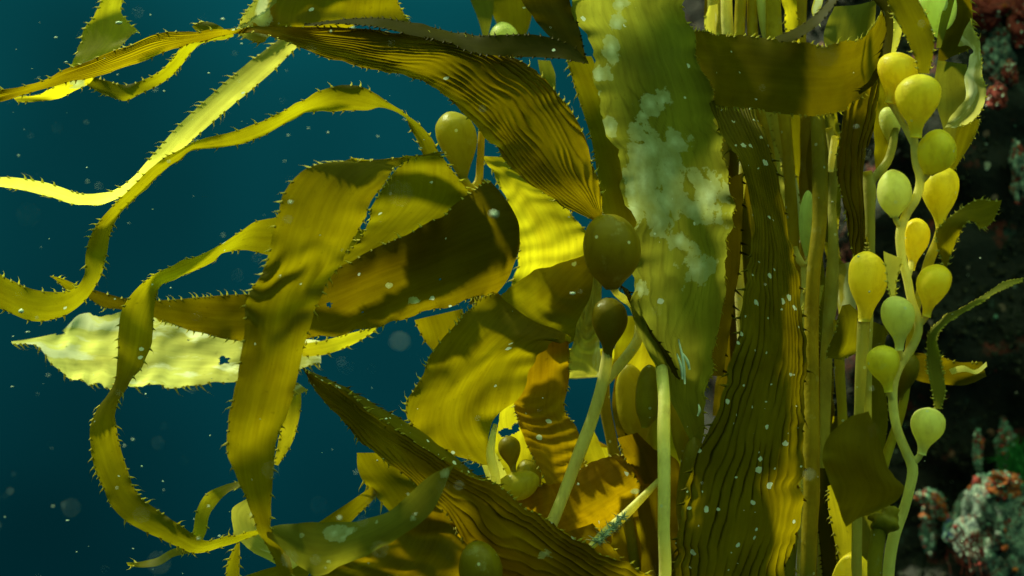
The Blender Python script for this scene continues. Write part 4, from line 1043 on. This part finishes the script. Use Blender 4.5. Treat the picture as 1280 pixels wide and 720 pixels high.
# stalks rising behind the wide brown band
for (x0, x1, r, d, mt, lab, xb) in (
        (908, 911, 7.5, 0, "stipe_pale", "whitish upright stalk behind the left end of the wide brown band", 925),
        (926, 925, 7.5, 1, "stipe_yellow", "orange yellow upright stalk next to the whitish one", 950),
        (940, 941, 7, .5, "stipe_yellow", "yellow upright stalk between the orange one and the forked one", 968),
        (967, 969, 10, 2, "stipe_yellow", "thick yellow upright stalk above the wide brown band", 985),
        (892, 893, 8, -2, "stipe_green", "dim green upright stalk beside the mottled blade", 905),
        (1000, 1000, 9, -1, "stipe_olive", "olive upright stalk right of the thick yellow one", 1003)):
    sw = [rng.uniform(-7, 7) for _ in range(8)]
    stipe([[(x0 + 3, -90, d, r), (x0, 0, d, r), (x1, 55, d, r * rng.uniform(.85, 1.1)), ((x1 + xb) / 2 + sw[0], 130, d - 1, r * .95), (xb + sw[1], 200, d - 1.5, r * rng.uniform(.7, 1)), (xb + sw[2], 280, d - 2, r * .9), (xb + 4 + sw[3], 370, d - 2, r * rng.uniform(.7, 1)),
            (xb + 4 + sw[4], 480, d - 2, r * .9), (xb + sw[5], 600, d - 2, r * .85), (xb + 2 + sw[6], 760, d - 2, r * .9)]], mt, None, lab)
ft = empty("kelp_float", P(955, 60, 0), "narrow olive float between the upright yellow stalks", "kelp", "single kelp floats")
gas_float((956, 52, 1), (949, -8, 1), 8, "float_green", ft, prof=EGG)
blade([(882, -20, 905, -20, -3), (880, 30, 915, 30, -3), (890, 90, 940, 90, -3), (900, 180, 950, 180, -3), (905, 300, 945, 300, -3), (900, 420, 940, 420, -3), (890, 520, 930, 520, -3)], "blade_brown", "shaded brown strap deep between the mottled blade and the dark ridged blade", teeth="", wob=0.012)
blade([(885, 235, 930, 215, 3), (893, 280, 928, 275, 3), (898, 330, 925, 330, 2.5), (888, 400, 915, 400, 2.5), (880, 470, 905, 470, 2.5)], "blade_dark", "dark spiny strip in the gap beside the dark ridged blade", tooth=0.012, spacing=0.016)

# dark ridged blade hanging at the front
blade([(872, 96, 940, 100, 1.5, -2.15251), (888, 133, 944, 133, 4.5, -1.7696), (904, 168, 956, 166, 7, -1.64441), (926, 205, 972, 215, 8.6, -1.48755), (939, 252, 984, 275, 8.6, -1.59697), (938, 305, 995, 338, 8.6, -2.08129), (931, 350, 1003, 395, 8.6, -2.68302), (922, 408, 1009, 452, 8.6, -3.0808), (904, 470, 1008, 500, 8.6, -3.4204), (880, 545, 1005, 545, 8.6, -3.95, 0.5), (860, 600, 1003, 600, 8.6, -4.5188, 0.6), (849, 650, 999, 655, 8.6, -4.74263, 0.6), (842, 700, 988, 705, 8.6, -4.6163, 0.6), (836, 760, 970, 765, 8.6, -4.23735)],
      "blade_corrugated_dark", "long dark ridged blade dotted with white specks hanging in front", corr=13, corr_amp=0.0014, wander=0.6, gcut=0.70, tooth=0.009, spacing=0.014, wob=0.005, teeth="LR", skip=0.3)

# stalks right of it
stipe([[(1020, 60, 1, 10), (1022, 145, 3, 10), (1025, 220, 4, 10.5), (1024, 280, 4.5, 10.5), (1018, 325, 5, 9.5), (1015, 400, 5, 9.5), (1014, 500, 5.5, 10), (1015, 580, 6, 11), (1013, 650, 6, 11), (1009, 740, 6, 11)]], "stipe_olive", None, "thick long olive stalk with a yellow lower end beside the dark ridged blade")
stipe([[(1036, 160, 0, 5), (1042, 200, 0, 6), (1040, 260, 0, 6), (1042, 300, 1, 7), (1040, 360, 1, 9), (1034, 420, 1, 8), (1032, 500, 1, 7), (1030, 600, 1, 6), (1026, 740, 1, 6)]], "stipe_green", None, "flattened pale green stalk just behind the thick olive one")
stipe([[(1043, 170, 1.5, 4), (1041, 190, 1.5, 5), (1038, 215, 1.5, 4)]], "stipe_pale", None, "short pale lit stem stub beside the thick olive stalk")
stipe([[(1046, 400, 2, 5), (1049, 450, 2.5, 6.5), (1052, 500, 2.5, 6.5), (1054, 560, 2.5, 6.5), (1060, 660, 2.5, 6.5), (1062, 740, 2.5, 6.5)]], "stipe_yellow", None, "slim yellow stalk above the brown diamond shaped blade")
blade([(962, 140, 985, 140, -1), (966, 170, 988, 170, -1), (976, 200, 990, 200, -1), (980, 230, 996, 225, -.5), (990, 255, 1000, 250, 0), (993, 290, 1000, 290, 0), (992, 312, 996, 312, 0)], "blade_pale", "pale torn strip hanging beside the dark ridged blade", tooth=0.003, wob=0.01)
fd = empty("kelp_frond_or_blade", P(1005, 360, 1), "pale narrow float and white forked stem behind the thick olive stalk", "kelp", "giant kelp fronds")
gas_float((1008, 320, 1), (1010, 238, 1), 10.5, "float_pale", fd, prof=EGG)
stipe([[(994, 308, 1.5, 3), (999, 325, 1.5, 5), (1007, 333, 1.5, 5.5), (1014, 322, 1.5, 5), (1016, 300, 1.2, 4)], [(1007, 330, 1.5, 7), (1007, 360, 1.5, 6.5), (1003, 400, 1.5, 6), (1002, 500, 1, 6), (1002, 740, 1, 6)]], "stipe_pale", fd)
blade([(985, 140, 1018, 140, -2), (990, 190, 1016, 190, -2), (995, 250, 1020, 250, -2.5), (1000, 330, 1030, 330, -3), (1000, 420, 1040, 420, -3), (1000, 520, 1040, 520, -3)], "blade_olive", "blurred olive strap behind the pale torn strip", teeth="")

for rows_, mt_, lab_ in (
        ([(944, 138, 968, 140, -2), (950, 180, 976, 186, -2), (962, 240, 984, 244, -2), (968, 310, 990, 316, -2), (980, 380, 994, 384, -2)], "blade_lemon", "lemon crinkled curtain strip next to the dark ridged blade"),
        ([(996, 150, 1014, 146, -4), (1000, 210, 1022, 214, -4), (994, 280, 1014, 284, -4), (1000, 350, 1022, 352, -4), (998, 430, 1012, 434, -4)], "blade_green", "pale green crinkled curtain strip between the stalks"),
        ([(1026, 140, 1046, 136, -3), (1030, 200, 1056, 206, -3), (1028, 270, 1048, 280, -3), (1032, 340, 1052, 346, -3)], "blade_yellow", "yellow crinkled curtain strip behind the ridged red brown blade"),
        ([(1014, 430, 1034, 426, -2), (1018, 500, 1044, 506, -2), (1012, 580, 1034, 588, -2), (1020, 660, 1044, 664, -2), (1018, 740, 1040, 740, -2)], "blade_gold", "golden crinkled curtain strip behind the thick stalk's lower half"),
        ([(1004, 360, 1030, 356, 2), (1000, 400, 1024, 410, 2), (1006, 450, 1022, 462, 2)], "blade_lemon", "short lemon torn strip beside the thick olive stalk"),
        ([(884, 8, 900, 4, -1), (880, 30, 906, 34, -1), (890, 60, 912, 66, -1)], "blade_pale", "pale torn strip beside the whitish upright stalk"),
        ([(976, -10, 992, -14, 0), (980, 20, 998, 24, 0), (984, 52, 1002, 60, 0)], "blade_yellow", "yellow torn strip beside the thick yellow stalk")):
    blade(rows_, mt_, lab_, teeth="LR", tooth=0.003, ruffle=0.012, wob=0.018, rag=0.18)

# ridged brown blade and the frond with the long-stalked float
blade([(1072, 70, 1104, 60, 4), (1062, 110, 1100, 100, 4.2), (1052, 150, 1096, 148, 4.4), (1046, 190, 1084, 188, 4.6), (1045, 215, 1078, 215, 4.6), (1050, 240, 1079, 248, 4.6), (1058, 280, 1082, 290, 4.6), (1066, 320, 1082, 312, 4.4), (1076, 338, 1080, 334, 4.2)],
      "blade_corrugated", "narrow ridged red brown blade beside the top cluster of floats", corr=5, corr_amp=0.0014, tooth=0.004, teeth="L", wob=0.006)
fe = empty("kelp_frond_or_blade", P(1073, 530, 4), "frond with one large olive float on a long pale stalk", "kelp", "giant kelp fronds")
gas_float((1080, 402, 9.2), (1083, 314, 9.2), 24, "float_olive", fe, prof=[(0, .33), (.10, .36), (.20, .45), (.32, .66), (.45, .88), (.58, 1.0), (.68, 1.0), (.78, .94), (.88, .76), (.95, .5), (.985, .28), (1.0, .14)])
stipe([[(1080, 398, 9.2, 8), (1077, 450, 9, 7.5), (1075, 490, 8.8, 7), (1073, 525, 8.5, 7), (1072, 600, 8, 7), (1070, 740, 8, 7)]], "stipe_green", fe)
blade([(1081, 317, 1086, 317, 9.2), (1082, 306, 1085, 306, 9.2), (1082, 296, 1084, 296, 9.2)], "blade_olive", parent=fe, name="blade", tooth=0.003, spacing=0.004)
ffr = empty("kelp_frond_or_blade", P(1086, 330, 2), "shaded forked stalk with a dim float behind the top cluster of floats", "kelp", "giant kelp fronds")
stipe([[(1084, 214, 2.2, 6), (1086, 226, 2.2, 8), (1087, 270, 2.2, 7.5), (1086, 330, 2, 7.5), (1084, 420, 2, 7), (1082, 740, 1, 7)], [(1087, 228, 2.2, 6), (1098, 216, 2.2, 6), (1109, 202, 2, 6), (1116, 180, 2, 5.5), (1118, 160, 2, 5)]], "stipe_green", ffr)
gas_float((1114, 188, 1.4), (1108, 134, 1.4), 13, "float_green", ffr)

# ------------------------------------------------------------------ the frond of yellow floats
fg = empty("kelp_frond_or_blade", P(1110, 740, 12), "branching pale frond hung with many yellow and green pear-shaped floats beside the rock", "kelp", "giant kelp fronds")
stipe([[(1142, 166, 13, 4.40), (1143, 180, 13, 5.28), (1145, 205, 13, 5.28), (1150, 222, 13, 5.72), (1145, 248, 13, 5.72), (1134, 266, 13, 5.72), (1127, 282, 13, 6.16), (1127, 320, 13, 5.72), (1134, 348, 13, 5.72), (1140, 378, 13, 5.72), (1147, 398, 13, 6.16), (1148, 414, 13, 5.72), (1139, 436, 13, 5.72), (1126, 455, 13, 5.72),
        (1117, 478, 13, 6.16), (1116, 500, 13, 6.16), (1121, 534, 13, 6.16), (1132, 562, 13, 6.60), (1141, 584, 13, 7.04), (1137, 612, 13, 6.60), (1129, 640, 12.5, 7.04), (1118, 668, 12.5, 7.92), (1112, 700, 12.5, 7.92), (1110, 750, 12.5, 7.92)],
       [(1142, 180, 13, 4.40), (1136, 168, 12.6, 4.40), (1127, 152, 12.2, 3.96), (1113, 128, 12, 4.40), (1110, 124, 12, 4.40)],
       [(1151, 226, 13, 4.84), (1158, 220, 13, 4.40), (1164, 211, 13.2, 4.40)],
       [(1127, 284, 13, 4.84), (1121, 277, 13.2, 3.96), (1118, 267, 13.4, 4.40)],
       [(1135, 346, 13, 4.40), (1138, 336, 12.7, 3.96), (1140, 326, 12.5, 3.96)],
       [(1149, 406, 13, 4.84), (1156, 398, 13.2, 4.40), (1162, 384, 13.5, 4.40)],
       [(1128, 452, 13, 4.40), (1125, 440, 13.4, 3.96), (1122, 428, 13.6, 4.40)],
       [(1117, 500, 13, 5.28), (1112, 490, 13.2, 4.84), (1107, 478, 13.4, 4.84)],
       [(1141, 578, 13, 5.28), (1148, 572, 13.2, 4.40), (1154, 562, 13.4, 4.40)]], "stipe_pale", fg)
FL = [((1112, 130, 12), (1124, 66, 12), 26, "float_yellow", PEAR, "round amber float at the top"),
      ((1145, 172, 14), (1152, 93, 14.2), 28, "float_olive", PEAR, "large green gold float"),
      ((1160, 219, 13.2), (1177, 162, 13.6), 24, "float_yellow", EGG, "round amber float"),
      ((1118, 272, 13.4), (1115, 212, 13.4), 21, "float_green", EGG, "pale green egg-shaped float"),
      ((1139, 338, 12.4), (1147, 273, 12.2), 17, "float_yellow", PEAR, "slim amber float"),
      ((1158, 396, 13.4), (1176, 331, 13.8), 21, "float_yellow", PEAR, "bright yellow pear-shaped float"),
      ((1124, 438, 13.8), (1117, 370, 13.8), 20.5, "float_green", PEAR, "pale green pear-shaped float with a torn blade"),
      ((1111, 490, 13.6), (1100, 432, 13.6), 20.5, "float_olive", PEAR, "olive float low on the frond"),
      ((1152, 568, 13.4), (1165, 510, 13.6), 21.5, "float_green", PEAR, "lowest pale green float")]
for a, b, r, mt, pr, lab in FL:
    gas_float(a, b, r, mt, fg, lab, prof=pr)
blade([(1148, 92, 1162, 92, 14.2), (1143, 72, 1167, 66, 14.2), (1132, 48, 1167, 42, 14), (1117, 22, 1160, 22, 13.8), (1107, 0, 1149, 2, 13.6), (1095, -30, 1140, -30, 13.4)], "blade_olive", parent=fg, name="blade", tooth=0.003, spacing=0.005, wob=0.006)
blade([(1179, 333, 1184, 334, 13.8), (1172, 312, 1192, 312, 14), (1169, 292, 1199, 296, 14.2), (1180, 277, 1205, 283, 14.4, .5), (1203, 260, 1216, 278, 14.2, 1.5), (1220, 250, 1226, 287, 13.8, 1), (1237, 250, 1241, 277, 13.4, .5), (1252, 250, 1250, 258, 13)], "blade_olive", parent=fg, name="blade", label="olive blade with a curled tip", tooth=0.003, spacing=0.005, wob=0.006)
blade([(1168, 511, 1176, 511, 13.6), (1165, 492, 1182, 492, 13.6), (1160, 468, 1181, 478, 13.6), (1158, 440, 1176, 446, 13.6, 1), (1162, 412, 1172, 420, 13.8, 2), (1178, 396, 1184, 404, 14, 2), (1200, 384, 1204, 390, 14.2, 1.8), (1228, 369, 1231, 375, 14.4, 1.5), (1256, 352, 1258, 359, 14.6, 1.2), (1278, 347, 1279, 350, 14.8, .6)],
      "blade_green", parent=fg, name="blade", label="thin arched blade of the lowest float", tooth=0.0025, spacing=0.004, wob=0.004)
blade([(1113, 373, 1121, 373, 13.8), (1109, 355, 1121, 352, 13.8), (1106, 335, 1126, 335, 13.8), (1104, 314, 1129, 324, 13.8)], "blade_pale", parent=fg, name="blade", label="pale torn blade stub", tooth=0.003, spacing=0.004, rag=0.15)

fh = empty("kelp_frond_or_blade", P(1178, 280, 1), "shaded pair of olive floats and golden strip behind the yellow floats", "kelp", "giant kelp fronds")
gas_float((1176, 288, 1.5), (1180, 208, 1.5), 23, "float_olive", fh, prof=PEAR)
stipe([[(1176, 284, 1.5, 6), (1172, 300, 1.5, 6.5), (1162, 325, 1.5, 7), (1152, 362, 1.5, 6.5), (1146, 382, 1.5, 6), (1138, 430, 1, 6), (1130, 500, 1, 6), (1100, 600, 1, 6.5), (1095, 740, 1, 7)]], "stipe_yellow", fh)
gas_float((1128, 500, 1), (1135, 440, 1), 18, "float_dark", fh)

for rows_, mt_, lab_ in (
        ([(1096, 70, 1112, 78, 1), (1098, 110, 1120, 120, 1), (1092, 160, 1116, 170, 1), (1096, 220, 1108, 230, 1)], "blade_olive", "ruffled olive blade deep behind the top cluster of floats"),
        ([(1050, 330, 1072, 326, 0), (1046, 370, 1070, 380, 0), (1052, 430, 1066, 440, 0)], "blade_pale", "pale ruffled strip behind the large olive float"),
        ([(1088, 400, 1112, 410, 1), (1084, 450, 1104, 460, 1), (1086, 520, 1112, 520, 1), (1090, 560, 1106, 565, 1)], "blade_gold", "golden ruffled blade behind the long pale stalk"),
        ([(1024, 130, 1040, 130, -1), (1028, 180, 1048, 185, -1), (1026, 240, 1042, 245, -1), (1030, 300, 1046, 310, -1)], "blade_green", "green ruffled strip beside the thick olive stalk"),
        ([(1040, 520, 1062, 520, -1), (1036, 580, 1060, 585, -1), (1040, 650, 1066, 660, -1), (1044, 740, 1070, 740, -1)], "blade_olive", "olive ruffled strip behind the brown diamond shaped blade"),
        ([(1108, 0, 1140, -10, 2), (1104, 30, 1128, 40, 2), (1100, 62, 1118, 70, 2)], "blade_pale", "pale crinkled scrap above the top amber float")):
    blade(rows_, mt_, lab_, teeth="R", tooth=0.003, ruffle=0.012, wob=0.016, rag=0.08)
# blades by the rock, upper right
fk = empty("kelp_float", P(1165, 40, 1), "big whitish float at the top beside the rock wall", "kelp", "single kelp floats")
gas_float((1180, 48, 1), (1163, -30, 1), 27, "float_pale", fk, prof=EGG)
blade([(1180, 158, 1194, 160, 4.5, .5), (1196, 138, 1221, 142, 4.8, 1), (1210, 118, 1231, 112, 5, 1), (1207, 98, 1230, 92, 5, 1), (1212, 82, 1229, 76, 4.8, 1), (1217, 66, 1226, 55, 4.4, 1), (1208, 58, 1220, 35, 4, .5), (1196, 60, 1214, 18, 3.6)], "blade_pale_sunlit", "pale frilled blade ribbon curling against the rock wall", teeth="R", tooth=0.004, spacing=0.006, ruffle=0.014, wob=0.014, rag=0.1)
blade([(1172, 75, 1210, 80, 2.5), (1168, 100, 1212, 100, 2.5), (1170, 130, 1210, 125, 2.5), (1178, 160, 1198, 155, 2.5), (1182, 185, 1192, 180, 2.5)], "blade_green", "thin greenish blade behind the pale frilled ribbon", teeth="", wob=0.012)
blade([(1184, -20, 1212, -20, 2), (1190, 5, 1216, 8, 2), (1182, 35, 1218, 40, 2), (1174, 60, 1216, 60, 2), (1172, 82, 1190, 70, 2)], "blade_brown", "brown torn blade corner above the pale frilled ribbon", tooth=0.006, spacing=0.007, teeth="R")
blade([(1188, 160, 1226, 148, 2, 0), (1184, 180, 1218, 170, 2), (1184, 200, 1204, 195, 2), (1186, 216, 1192, 214, 2)], "blade_olive", "olive blade base under the pale frilled ribbon", teeth="R", tooth=0.003)
blade([(1186, -10, 1196, -10, 3), (1174, 30, 1184, 34, 3), (1170, 60, 1176, 60, 3)], "blade_green", "slim green strip below the big whitish float", teeth="")

# lower right
blade([(1064, 520, 1086, 514, 16), (1042, 538, 1094, 536, 16.2), (1029, 558, 1106, 562, 16.4, 0, .4), (1030, 586, 1121, 592, 16.6, 0, .6), (1041, 613, 1131, 612, 16.6, 0, .4), (1050, 640, 1108, 632, 16.4), (1058, 659, 1076, 646, 16.2)], "blade_gold", "brown diamond shaped blade in front of the slim stalks", teeth="", ruffle=0.004, wob=0.008)
blade([(1052, 382, 1062, 380, 5.6), (1046, 400, 1078, 398, 5.8), (1042, 420, 1077, 420, 6), (1034, 438, 1072, 440, 6), (1032, 447, 1052, 450, 6)], "blade_olive", "small ragged olive blade beside the large olive float's stalk", teeth="LR", tooth=0.003, rag=0.12, wob=0.01)
blade([(1128, 470, 1140, 440, 0), (1165, 480, 1175, 445, 0), (1200, 482, 1200, 452, 0), (1232, 470, 1228, 452, 0)], "blade_brown", "dim brown blade with a wavy pale edge against the rock", teeth="R", tooth=0.003, ruffle=0.01)
blade([(1186, 462, 1190, 468, .6, .5), (1204, 456, 1206, 464, .6, .8), (1218, 462, 1220, 468, .6, .5), (1233, 452, 1234, 458, .6, .5)], "blade_pale", "pale wavy blade margin standing out from the dim brown blade", teeth="", ruffle=0.004)
blade([(1034, 608, 1052, 600, 5), (1036, 640, 1068, 640, 5.2), (1042, 670, 1072, 672, 5.4), (1050, 700, 1064, 708, 5.6)], "blade_yellow", "bright yellow toothed blade under the brown diamond shaped one", teeth="L", tooth=0.004, spacing=0.006, wob=0.01)
blade([(1064, 650, 1092, 640, 6), (1068, 668, 1090, 668, 6), (1072, 684, 1098, 680, 6), (1066, 700, 1086, 700, 6)], "blade_green", "greenish curled scrap under the brown diamond shaped blade", teeth="R", tooth=0.003)
fl = empty("kelp_float", P(1065, 760, 6), "golden float at the bottom under the bright yellow toothed blade", "kelp", "single kelp floats")
gas_float((1058, 780, 6.5), (1068, 690, 6.5), 26, "float_yellow", fl, prof=EGG)
stipe([[(1102, 648, 14.5, 9), (1098, 668, 14.5, 10), (1094, 700, 14.5, 9.5), (1092, 750, 14.5, 9)]], "stipe_olive", None, "short olive stalk crowned with rough growth below the brown diamond blade")
lump_c = P(1108, 650, 14.5)
def knot():
    V, F = [], []
    for i in range(13):
        th = math.pi * i / 12
        for j in range(20):
            ph = 2 * math.pi * j / 20
            n = np.array([math.sin(th) * math.cos(ph), math.sin(th) * math.sin(ph), math.cos(th)])
            f = 1 + 0.9 * float(fbm(n[0] * 2 + 3, n[2] * 2 + n[1] * 1.5 + 9, 77, 4))
            V.append(lump_c + n * np.array([0.013, 0.010, 0.010]) * f)
    for i in range(12):
        for j in range(20):
            F.append((i * 20 + j, (i + 1) * 20 + j, (i + 1) * 20 + (j + 1) % 20, i * 20 + (j + 1) % 20))
    tag(mesh_obj("growth_knot", V, F, MATS["stipe_olive"]), "rough olive knot of growth joining the stalks below the brown diamond blade", "kelp")
knot()
blade([(996, 590, 1002, 586, 4), (994, 640, 1000, 640, 4), (984, 690, 996, 692, 4), (978, 740, 992, 740, 4)], "blade_green", "thin green strip with spines at the foot of the thick olive stalk", tooth=0.012, spacing=0.02)
blade([(1022, 585, 1036, 585, 2.5), (1022, 640, 1040, 640, 2.5), (1026, 700, 1046, 700, 2.5), (1030, 740, 1050, 740, 2.5)], "blade_dark", "dark toothed strip beside the yellow foot of the thick stalk", tooth=0.004, spacing=0.006)

# unseen blades added above the frame to shade the middle of the plant
SUNV = np.array(sun_dir())
def shade_blade(px0, py0, px1, py1, px2, py2, px3, py3, d, back, mat, label):
    """an added shade blade hung between the sun and four points of the plant (picture points at depth d), `back` cm behind them"""
    pts = []
    for x, y in ((px0, py0), (px1, py1), (px2, py2), (px3, py3)):
        c = P(x, y, d)
        t_ = back * 0.01 / SUNV[1]
        c = c + SUNV * t_
        k = Kpx * c[1]
        pts.append((640 + c[0] / k, 360 - c[2] / k, (D0 - c[1]) * 100))
    (ax, ay, dd), (bx, by, _), (cx, cy, _), (ex, ey, _) = pts
    rows = []
    for s in (0, 0.33, 0.66, 1):
        rows.append((ax + (cx - ax) * s, ay + (cy - ay) * s, bx + (ex - bx) * s, by + (ey - by) * s, dd))
    return blade(rows, mat, label, teeth="LR", wob=0.012, ruffle=0.006, spacing=0.012)
SHADE_BLADES = [((700, 20, 930, -10, 735, 218, 930, 196), 5.5, 12, "broad unseen umber blade added to shade the mottled blade"),
       ((740, 285, 930, 276, 760, 322, 930, 308), 5.5, 12, "narrow unseen umber blade added to shade a band of the mottled blade"),
       ((770, 366, 930, 350, 800, 470, 920, 470), 6, 28, "short unseen umber blade added to shade the lower mottled blade")]
for a_, d_, bk, lb in SHADE_BLADES:
    shade_blade(*a_, d_, bk, "blade_umber", lb)

# ------------------------------------------------------------------ drifting particles
def snow():
    r = random.Random(11)
    V, F = [], []
    ico = [(0, 0, 1), (.894, 0, .447), (.276, .851, .447), (-.724, .526, .447), (-.724, -.526, .447), (.276, -.851, .447), (.724, .526, -.447), (-.276, .851, -.447), (-.894, 0, -.447), (-.276, -.851, -.447), (.724, -.526, -.447), (0, 0, -1)]
    fc_ = [(0, 1, 2), (0, 2, 3), (0, 3, 4), (0, 4, 5), (0, 5, 1), (1, 6, 2), (2, 7, 3), (3, 8, 4), (4, 9, 5), (5, 10, 1), (6, 7, 2), (7, 8, 3), (8, 9, 4), (9, 10, 5), (10, 6, 1), (11, 7, 6), (11, 8, 7), (11, 9, 8), (11, 10, 9), (11, 6, 10)]
    for i in range(760):
        y = r.choice((r.uniform(0.55, 1.3), r.uniform(1.1, 1.5), r.uniform(1.4, 3.0)))
        px, py = r.uniform(-120, 1400), r.uniform(-60, 780)
        if px > 520 and y < 1.6 and r.random() < 0.75:
            continue
        k = Kpx * y
        c = np.array([(px - 640) * k, y, (360 - py) * k])
        s = abs(r.gauss(0, 0.6)) * 0.0006 + 0.00022
        if r.random() < 0.06:
            s *= 2.2
        if y < 1.0:
            s *= 0.8
        st = r.uniform(1, 2.2)
        b = len(V)
        for n in ico:
            V.append(c + np.array([n[0] * st, n[1], n[2]]) * s * r.uniform(0.7, 1.3))
        F += [tuple(a + b for a in f) for f in fc_]
    o = mesh_obj("drifting_particles", V, F, MATS["snow_white"], loc=(0, 1.4, 0))
    tag(o, "fine pale particles drifting in the water", "particles", kind="stuff")
snow()

for o in bpy.data.objects:
    if "_root" in o:
        del o["_root"]
